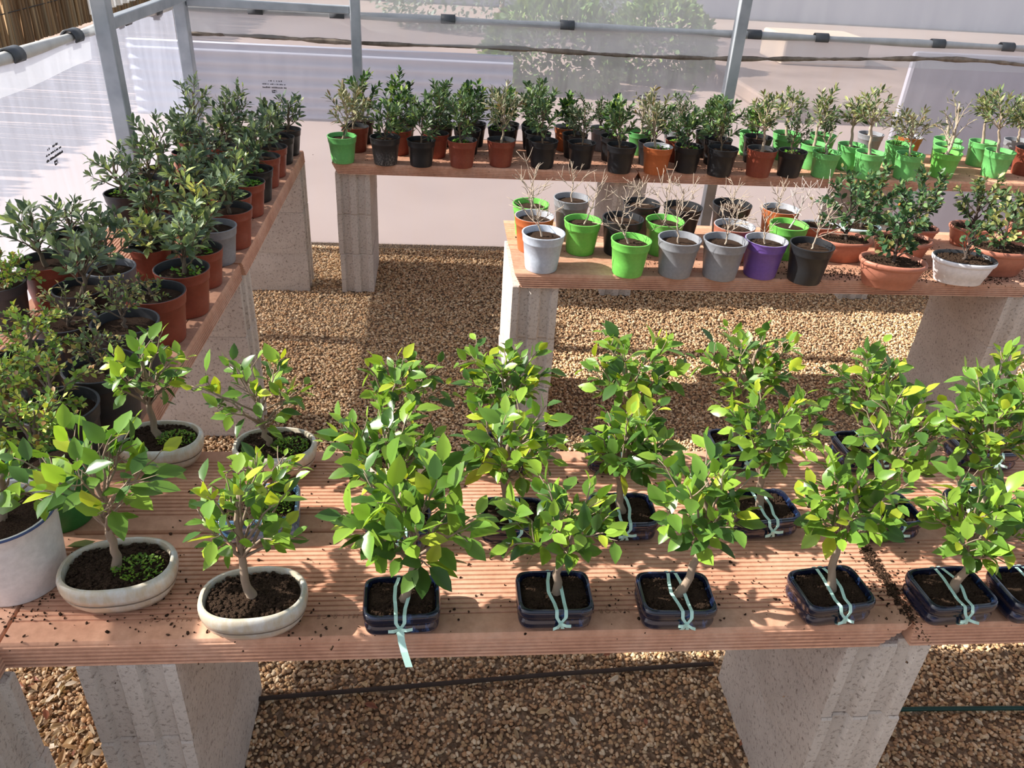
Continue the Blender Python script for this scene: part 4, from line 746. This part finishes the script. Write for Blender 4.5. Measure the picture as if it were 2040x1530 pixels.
('side_mid', 'pot', 'red', 'olive_left', -0.852, 2.865, 0.131, 0.003, 0.809, 0.075, 0.055, {}, 'potted_sapling', 'narrow-leaved sapling in second brick red pot from far end, centre row of side bench', 'sapling', 'saplings on the side bench'),
('side_mid', 'pot', 'black', 'olive_left', -0.848, 2.698, 0.138, 0.007, 0.82, 0.091, 0.061, {}, 'potted_sapling', 'narrow-leaved sapling in fourth black pot from far end, centre row of side bench', 'sapling', 'saplings on the side bench'),
('side_mid', 'pot', 'black', 'olive_left', -0.872, 2.423, 0.129, 0.006, 0.814, 0.077, 0.057, {}, 'potted_sapling', 'narrow-leaved sapling in fifth black pot from far end, centre row of side bench', 'sapling', 'saplings on the side bench'),
('side_mid', 'pot', 'red', 'olive_lime', -0.826, 2.24, 0.116, -0.003, 0.779, 0.079, 0.045, {}, 'potted_sapling', 'lime-tipped sapling in third brick red pot from far end, centre row of side bench', 'sapling', 'saplings on the side bench'),
('side_mid', 'pot', 'grey', 'olive_left', -0.87, 2.05, 0.132, 0.011, 0.847, 0.078, 0.08, {}, 'potted_sapling', 'narrow-leaved sapling in the only grey pot, centre row of side bench', 'sapling', 'saplings on the side bench'),
('side_mid', 'pot', 'black', 'olive_left', -0.898, 1.919, 0.131, 0.025, 0.84, 0.071, 0.073, {}, 'potted_sapling', 'narrow-leaved sapling in sixth black pot from far end, centre row of side bench', 'sapling', 'saplings on the side bench'),
('side_mid', 'pot', 'darkgrey', 'elm_sparse', -0.858, 1.728, 0.137, 0.011, 0.798, 0.08, 0.039, {}, 'potted_elm', 'thin fine-leaved elm in first dark grey pot from far end, centre row of side bench', 'bonsai', 'saplings on the side bench'),
('side_mid', 'pot', 'darkgrey', 'elm', -0.871, 1.569, 0.135, 0.02, 0.803, 0.08, 0.062, {}, 'potted_elm', 'fine-leaved elm in second dark grey pot from far end, centre row of side bench', 'bonsai', 'saplings on the side bench'),
('side_mid', 'pot', 'darkgrey', 'elm', -0.866, 1.377, 0.136, 0.047, 0.807, 0.072, 0.042, {}, 'potted_elm', 'fine-leaved elm in third dark grey pot from far end, centre row of side bench', 'bonsai', 'saplings on the side bench'),
('side_wall', 'pot', 'black', 'olive_left', -1.041, 3.558, 0.12, 0.022, 0.854, 0.079, 0.104, {}, 'potted_sapling', 'narrow-leaved sapling in first black pot from far end, film-side row of side bench', 'sapling', 'saplings on the side bench'),
('side_wall', 'pot', 'red', 'olive_left', -1.016, 3.402, 0.115, -0.022, 0.792, 0.076, 0.047, {'weed': 'clover'}, 'potted_sapling', 'narrow-leaved sapling in first brick red pot from far end, film-side row of side bench', 'sapling', 'saplings on the side bench'),
('side_wall', 'pot', 'red', 'olive_left', -0.984, 3.234, 0.114, 0.002, 0.801, 0.063, 0.06, {}, 'potted_sapling', 'narrow-leaved sapling in second brick red pot from far end, film-side row of side bench', 'sapling', 'saplings on the side bench'),
('side_wall', 'pot', 'black', 'olive_left', -1.018, 2.987, 0.117, -0.003, 0.844, 0.093, 0.091, {}, 'potted_sapling', 'narrow-leaved sapling in second black pot from far end, film-side row of side bench', 'sapling', 'saplings on the side bench'),
('side_wall', 'pot', 'red', 'olive_left', -1.0, 2.808, 0.135, 0.0, 0.835, 0.085, 0.073, {'weed': 'clover'}, 'potted_sapling', 'narrow-leaved sapling in third brick red pot from far end, film-side row of side bench', 'sapling', 'saplings on the side bench'),
('side_wall', 'pot', 'black', 'olive_left', -1.039, 2.679, 0.127, -0.017, 0.826, 0.098, 0.069, {'weed': 'clover'}, 'potted_sapling', 'narrow-leaved sapling in third black pot from far end, film-side row of side bench', 'sapling', 'saplings on the side bench'),
('side_wall', 'pot', 'black', 'olive_left', -1.032, 2.26, 0.141, -0.012, 0.815, 0.096, 0.046, {}, 'potted_sapling', 'narrow-leaved sapling in fourth black pot from far end, film-side row of side bench', 'sapling', 'saplings on the side bench'),
('side_wall', 'pot', 'red', 'olive_left', -1.029, 2.059, 0.146, -0.009, 0.85, 0.081, 0.069, {}, 'potted_sapling', 'narrow-leaved sapling in fourth brick red pot from far end, film-side row of side bench', 'sapling', 'saplings on the side bench'),
('side_wall', 'pot', 'darkgrey', 'elm', -1.103, 1.938, 0.133, 0.036, 0.781, 0.072, 0.044, {}, 'potted_elm', 'fine-leaved elm in the only dark grey pot, film-side row of side bench', 'bonsai', 'saplings on the side bench'),
('mid_front', 'pot', 'palegrey', 'twig', 0.332, 2.381, 0.138, -0.026, 0.825, 0.078, 0.049, {}, 'potted_twig', 'leafless twig in the only pale grey pot, front row of middle bench', 'plant', 'bonsai and twigs on the middle bench'),
('mid_front', 'pot', 'lime', 'twig', 0.61, 2.356, 0.13, -0.06, 0.8, 0.07, 0.041, {}, 'potted_twig', 'leafless twig in the only lime green pot, front row of middle bench', 'plant', 'bonsai and twigs on the middle bench'),
('mid_front', 'pot', 'grey', 'twig', 0.767, 2.359, 0.139, -0.032, 0.849, 0.086, 0.079, {}, 'potted_twig', 'leafless twig in first grey pot from cut end, front row of middle bench', 'plant', 'bonsai and twigs on the middle bench'),
('mid_front', 'pot', 'grey', 'twig', 0.913, 2.348, 0.142, -0.004, 0.829, 0.075, 0.058, {}, 'potted_twig', 'leafless twig in second grey pot from cut end, front row of middle bench', 'plant', 'bonsai and twigs on the middle bench'),
('mid_front', 'pot', 'purple', 'twig', 1.056, 2.367, 0.138, -0.014, 0.826, 0.048, 0.062, {}, 'potted_twig', 'leafless twig in the only purple pot, front row of middle bench', 'plant', 'bonsai and twigs on the middle bench'),
('mid_front', 'pot', 'black', 'twig', 1.193, 2.329, 0.141, 0.005, 0.848, 0.087, 0.062, {}, 'potted_twig', 'leafless twig in the only black pot, front row of middle bench', 'plant', 'bonsai and twigs on the middle bench'),
('mid_front', 'bowl', 'terra', 'coton', 1.464, 2.302, 0.212, -0.018, 0.811, 0.075, 0.068, {'yaw': -12}, 'potted_cotoneaster', 'dark-leaved cotoneaster in the only terracotta bowl, front row of middle bench', 'bonsai', 'bonsai and twigs on the middle bench'),
('mid_front', 'bowl', 'whitebowl', 'coton', 1.735, 2.345, 0.205, -0.005, 0.786, 0.033, 0.051, {'yaw': -10, 'n': 16}, 'potted_cotoneaster', 'dark-leaved cotoneaster in the only white bowl, front row of middle bench', 'bonsai', 'bonsai and twigs on the middle bench'),
('mid_mid', 'pot', 'rust', 'twig', 0.32, 2.544, 0.134, -0.02, 0.857, 0.069, 0.092, {}, 'potted_twig', 'leafless twig in the only orange pot, centre row of middle bench', 'plant', 'bonsai and twigs on the middle bench'),
('mid_mid', 'pot', 'lime', 'twig', 0.482, 2.533, 0.127, 0.045, 0.839, 0.074, 0.08, {}, 'potted_twig', 'leafless twig in first lime green pot from cut end, centre row of middle bench', 'plant', 'bonsai and twigs on the middle bench'),
('mid_mid', 'pot', 'black', 'twig', 0.618, 2.534, 0.14, 0.01, 0.826, 0.079, 0.06, {}, 'potted_twig', 'leafless twig in the only black pot, centre row of middle bench', 'plant', 'bonsai and twigs on the middle bench'),
('mid_mid', 'pot', 'lime', 'twig', 0.765, 2.543, 0.131, -0.017, 0.851, 0.058, 0.09, {}, 'potted_twig', 'leafless twig in second lime green pot from cut end, centre row of middle bench', 'plant', 'bonsai and twigs on the middle bench'),
('mid_mid', 'pot', 'brown', 'twig', 0.99, 2.492, 0.139, 0.001, 0.81, 0.079, 0.04, {}, 'potted_twig', 'leafless twig in the only brown pot, centre row of middle bench', 'plant', 'bonsai and twigs on the middle bench'),
('mid_mid', 'pot', 'lime', 'twig', 1.199, 2.537, 0.132, 0.032, 0.846, 0.076, 0.086, {'pale': 1}, 'potted_twig', 'leafless twig in third lime green pot from cut end, centre row of middle bench', 'plant', 'bonsai and twigs on the middle bench'),
('mid_mid', 'bowl', 'terra', 'coton', 1.404, 2.518, 0.187, -0.035, 0.831, 0.108, 0.112, {}, 'potted_cotoneaster', 'dark-leaved cotoneaster in first terracotta bowl from cut end, centre row of middle bench', 'bonsai', 'bonsai and twigs on the middle bench'),
('mid_mid', 'bowl', 'terra', 'coton', 1.61, 2.514, 0.204, -0.027, 0.821, 0.111, 0.094, {'berry': 1}, 'potted_cotoneaster', 'dark-leaved cotoneaster in second terracotta bowl from cut end, centre row of middle bench', 'bonsai', 'bonsai and twigs on the middle bench'),
('mid_mid', 'bowl', 'terra', 'coton_yellow', 1.918, 2.431, 0.23, -0.011, 0.797, 0.113, 0.058, {}, 'potted_cotoneaster', 'yellow-tipped cotoneaster in third terracotta bowl from cut end, centre row of middle bench', 'bonsai', 'bonsai and twigs on the middle bench'),
('mid_rear', 'pot', 'lime', 'twig', 0.322, 2.685, 0.129, -0.001, 0.815, 0.069, 0.061, {}, 'potted_twig', 'leafless twig in the only lime green pot, rear row of middle bench', 'plant', 'bonsai and twigs on the middle bench'),
('mid_rear', 'pot', 'grey', 'twig', 0.476, 2.751, 0.133, 0.001, 0.826, 0.062, 0.072, {}, 'potted_twig', 'leafless twig in the only grey pot, rear row of middle bench', 'plant', 'bonsai and twigs on the middle bench'),
('mid_rear', 'pot', 'black', 'twig', 0.722, 2.714, 0.134, -0.015, 0.805, 0.062, 0.048, {}, 'potted_twig', 'leafless twig in first black pot from cut end, rear row of middle bench', 'plant', 'bonsai and twigs on the middle bench'),
('mid_rear', 'pot', 'black', 'twig', 0.863, 2.681, 0.138, -0.012, 0.815, 0.07, 0.052, {}, 'potted_twig', 'leafless twig in second black pot from cut end, rear row of middle bench', 'plant', 'bonsai and twigs on the middle bench'),
('mid_rear', 'pot', 'black', 'twig', 1.053, 2.714, 0.141, -0.008, 0.804, 0.071, 0.04, {}, 'potted_twig', 'leafless twig in third black pot from cut end, rear row of middle bench', 'plant', 'bonsai and twigs on the middle bench'),
('mid_rear', 'pot', 'rust', 'twig', 1.228, 2.694, 0.135, -0.008, 0.813, 0.054, 0.054, {}, 'potted_twig', 'leafless twig in the only orange pot, rear row of middle bench', 'plant', 'bonsai and twigs on the middle bench'),
('mid_rear', 'bowl', 'brown', 'twig', 1.39, 2.7, 0.147, -0.0, 0.799, 0.063, 0.093, {'pale': 1}, 'potted_twig', 'leafless twig in the only brown bowl, rear row of middle bench', 'plant', 'bonsai and twigs on the middle bench'),
('mid_rear', 'bowl', 'paleblue', 'coton', 1.542, 2.689, 0.154, 0.006, 0.815, 0.072, 0.102, {}, 'potted_cotoneaster', 'dark-leaved cotoneaster in the only pale blue bowl, rear row of middle bench', 'bonsai', 'bonsai and twigs on the middle bench'),
('mid_rear', 'bowl', 'terra', 'coton', 1.768, 2.694, 0.152, -0.02, 0.811, 0.091, 0.102, {}, 'potted_cotoneaster', 'dark-leaved cotoneaster in first terracotta bowl from cut end, rear row of middle bench', 'bonsai', 'bonsai and twigs on the middle bench'),
('mid_rear', 'bowl', 'terra', 'coton_yellow', 1.983, 2.697, 0.177, -0.021, 0.812, 0.082, 0.088, {}, 'potted_cotoneaster', 'yellow-tipped cotoneaster in second terracotta bowl from cut end, rear row of middle bench', 'bonsai', 'bonsai and twigs on the middle bench'),
('mid_rear', 'bowl', 'terra', 'coton_yellow', 2.254, 2.772, 0.173, -0.062, 0.765, 0.081, 0.061, {}, 'potted_cotoneaster', 'yellow-tipped cotoneaster in third terracotta bowl from cut end, rear row of middle bench', 'bonsai', 'bonsai and twigs on the middle bench'),
('near_front', 'oval', 'cream', 'ficus', -0.506, 0.984, 0.179, 0.002, 0.903, 0.118, 0.05, {'leaf': 0.052, 'n': 70, 'weed': 'moss', 'yaw': 6, 'fork': 1}, 'potted_ficus', 'glossy-leaved ficus in first cream oval pot from side bench, front row of near bench', 'bonsai', 'ficus trees on the near bench'),
('near_front', 'oval', 'cream', 'ficus', -0.283, 0.921, 0.166, 0.003, 0.855, 0.093, 0.096, {'leaf': 0.038, 'n': 85, 'yaw': 4}, 'potted_ficus', 'glossy-leaved ficus in second cream oval pot from side bench, front row of near bench', 'bonsai', 'ficus trees on the near bench'),
('near_front', 'tray', 'navy', 'ficus', -0.053, 0.92, 0.122, 0.003, 0.854, 0.119, 0.097, {'leaf': 0.056, 'n': 95, 'yaw': 2.5, 'tail': 1}, 'potted_ficus', 'glossy-leaved ficus in first navy tray from side bench, front row of near bench', 'bonsai', 'ficus trees on the near bench'),
('near_front', 'tray', 'navy', 'ficus', 0.193, 0.925, 0.124, -0.015, 0.837, 0.113, 0.062, {'leaf': 0.042, 'n': 110, 'yaw': 0}, 'potted_ficus', 'glossy-leaved ficus in second navy tray from side bench, front row of near bench', 'bonsai', 'ficus trees on the near bench'),
('near_front', 'tray', 'navy', 'ficus', 0.394, 0.918, 0.125, 0.011, 0.878, 0.093, 0.08, {'leaf': 0.045, 'n': 120, 'yaw': -1}, 'potted_ficus', 'glossy-leaved ficus in third navy tray from side bench, front row of near bench', 'bonsai', 'ficus trees on the near bench'),
('near_front', 'tray', 'navy', 'ficus', 0.663, 0.923, 0.126, -0.013, 0.87, 0.094, 0.074, {'leaf': 0.042, 'n': 130, 'yaw': 7}, 'potted_ficus', 'glossy-leaved ficus in fourth navy tray from side bench, front row of near bench', 'bonsai', 'ficus trees on the near bench'),
('near_front', 'tray', 'navy', 'ficus', 0.874, 0.917, 0.128, -0.027, 0.857, 0.087, 0.073, {'leaf': 0.045, 'n': 110, 'yaw': 4}, 'potted_ficus', 'glossy-leaved ficus in fifth navy tray from side bench, front row of near bench', 'bonsai', 'ficus trees on the near bench'),
('near_front', 'tray', 'navy', 'ficus', 1.024, 0.917, 0.129, -0.023, 0.859, 0.062, 0.065, {'leaf': 0.045, 'n': 80, 'yaw': 3}, 'potted_ficus', 'glossy-leaved ficus in sixth navy tray from side bench, front row of near bench', 'bonsai', 'ficus trees on the near bench'),
('near_mid', 'tray', 'skyblue', 'ficus', -0.317, 1.144, 0.144, 0.011, 0.75, 0.071, 0.02, {'leaf': 0.036, 'n': 35, 'yaw': 6, 'weed': 'moss'}, 'potted_ficus', 'glossy-leaved ficus in the only sky blue tray, centre row of near bench', 'bonsai', 'ficus trees on the near bench'),
('near_mid', 'tray', 'navy', 'ficus', -0.066, 1.112, 0.117, -0.014, 0.837, 0.11, 0.08, {'leaf': 0.046, 'n': 120, 'yaw': 0}, 'potted_ficus', 'glossy-leaved ficus in first navy tray from side bench, centre row of near bench', 'bonsai', 'ficus trees on the near bench'),
('near_mid', 'tray', 'navy', 'ficus', 0.141, 1.122, 0.12, -0.01, 0.846, 0.094, 0.083, {'leaf': 0.045, 'n': 110, 'yaw': -2, 'yellow': 1}, 'potted_ficus', 'glossy-leaved ficus in second navy tray from side bench, centre row of near bench', 'bonsai', 'ficus trees on the near bench'),
('near_mid', 'tray', 'navy', 'ficus', 0.347, 1.129, 0.124, -0.007, 0.839, 0.078, 0.069, {'leaf': 0.044, 'n': 120, 'yaw': 0}, 'potted_ficus', 'glossy-leaved ficus in third navy tray from side bench, centre row of near bench', 'bonsai', 'ficus trees on the near bench'),
('near_mid', 'tray', 'navy', 'ficus', 0.619, 1.134, 0.127, -0.033, 0.884, 0.108, 0.048, {'leaf': 0.04, 'n': 150, 'yaw': 6, 'fork': 1}, 'potted_ficus', 'glossy-leaved ficus in fourth navy tray from side bench, centre row of near bench', 'bonsai', 'ficus trees on the near bench'),
('near_mid', 'tray', 'navy', 'ficus', 0.855, 1.122, 0.128, -0.037, 0.869, 0.094, 0.094, {'leaf': 0.042, 'n': 110, 'yaw': 5, 'fork': 1}, 'potted_ficus', 'glossy-leaved ficus in fifth navy tray from side bench, centre row of near bench', 'bonsai', 'ficus trees on the near bench'),
('near_mid', 'tray', 'navy', 'ficus', 1.068, 1.137, 0.13, -0.073, 0.879, 0.087, 0.113, {'leaf': 0.043, 'n': 140, 'yaw': 4}, 'potted_ficus', 'glossy-leaved ficus in sixth navy tray from side bench, centre row of near bench', 'bonsai', 'ficus trees on the near bench'),
('near_rear', 'oval', 'cream', 'ficus', -0.547, 1.347, 0.164, 0.004, 0.854, 0.092, 0.068, {'leaf': 0.04, 'n': 80, 'yaw': 0, 'weed': 'moss'}, 'potted_ficus', 'glossy-leaved ficus in first cream oval pot from side bench, rear row of near bench', 'bonsai', 'ficus trees on the near bench'),
('near_rear', 'oval', 'cream', 'ficus', -0.32, 1.324, 0.163, -0.027, 0.82, 0.114, 0.067, {'leaf': 0.042, 'n': 70, 'yaw': 0, 'weed': 'moss', 'yellow': 1, 'fork': 1}, 'potted_ficus', 'glossy-leaved ficus in second cream oval pot from side bench, rear row of near bench', 'bonsai', 'ficus trees on the near bench'),
('near_rear', 'oval', 'cream', 'ficus', -0.085, 1.29, 0.154, 0.027, 0.871, 0.087, 0.041, {'leaf': 0.04, 'n': 75, 'yaw': 0}, 'potted_ficus', 'glossy-leaved ficus in third cream oval pot from side bench, rear row of near bench', 'bonsai', 'ficus trees on the near bench'),
('near_rear', 'tray', 'navy', 'ficus', 0.14, 1.334, 0.122, -0.002, 0.857, 0.095, 0.055, {'leaf': 0.04, 'n': 130, 'yaw': 0}, 'potted_ficus', 'glossy-leaved ficus in first navy tray from side bench, rear row of near bench', 'bonsai', 'ficus trees on the near bench'),
('near_rear', 'tray', 'navy', 'ficus', 0.371, 1.334, 0.123, 0.008, 0.881, 0.11, 0.062, {'leaf': 0.044, 'n': 120, 'yaw': 0, 'fork': 1}, 'potted_ficus', 'glossy-leaved ficus in second navy tray from side bench, rear row of near bench', 'bonsai', 'ficus trees on the near bench'),
('near_rear', 'tray', 'navy', 'ficus', 0.643, 1.344, 0.128, -0.007, 0.892, 0.11, 0.061, {'leaf': 0.04, 'n': 130, 'yaw': 2}, 'potted_ficus', 'glossy-leaved ficus in third navy tray from side bench, rear row of near bench', 'bonsai', 'ficus trees on the near bench'),
('near_rear', 'tray', 'navy', 'ficus', 0.923, 1.336, 0.13, -0.039, 0.829, 0.08, 0.08, {'leaf': 0.04, 'n': 110, 'yaw': 3}, 'potted_ficus', 'glossy-leaved ficus in fourth navy tray from side bench, rear row of near bench', 'bonsai', 'ficus trees on the near bench'),
('near_rear', 'tray', 'navy', 'ficus', 1.191, 1.339, 0.132, -0.018, 0.824, 0.087, 0.087, {'leaf': 0.042, 'n': 120, 'yaw': 2}, 'potted_ficus', 'glossy-leaved ficus in fifth navy tray from side bench, rear row of near bench', 'bonsai', 'ficus trees on the near bench')
]
for i, a in enumerate(PLANTS): make_plant(i, *a)
# loose things on the near bench
def fallen_leaf():
    r = rs(5); me = leaves_mesh('fallen_leaf', np.array([(0, 0, 0.)]), np.array([(1, .25, .12)]), np.array([(0, 0, 1.)]), np.array([.066]), .3, np.array([(.10, .12, .04)]), M['leaf_dull'], r, 'broad', .5, .3)
    tag(ob('fallen_leaf', me, None, (-.645, 1.09, ZT+.003)), 'single dull olive leaf lying on the board beside the first cream pot', 'leaf')
fallen_leaf()
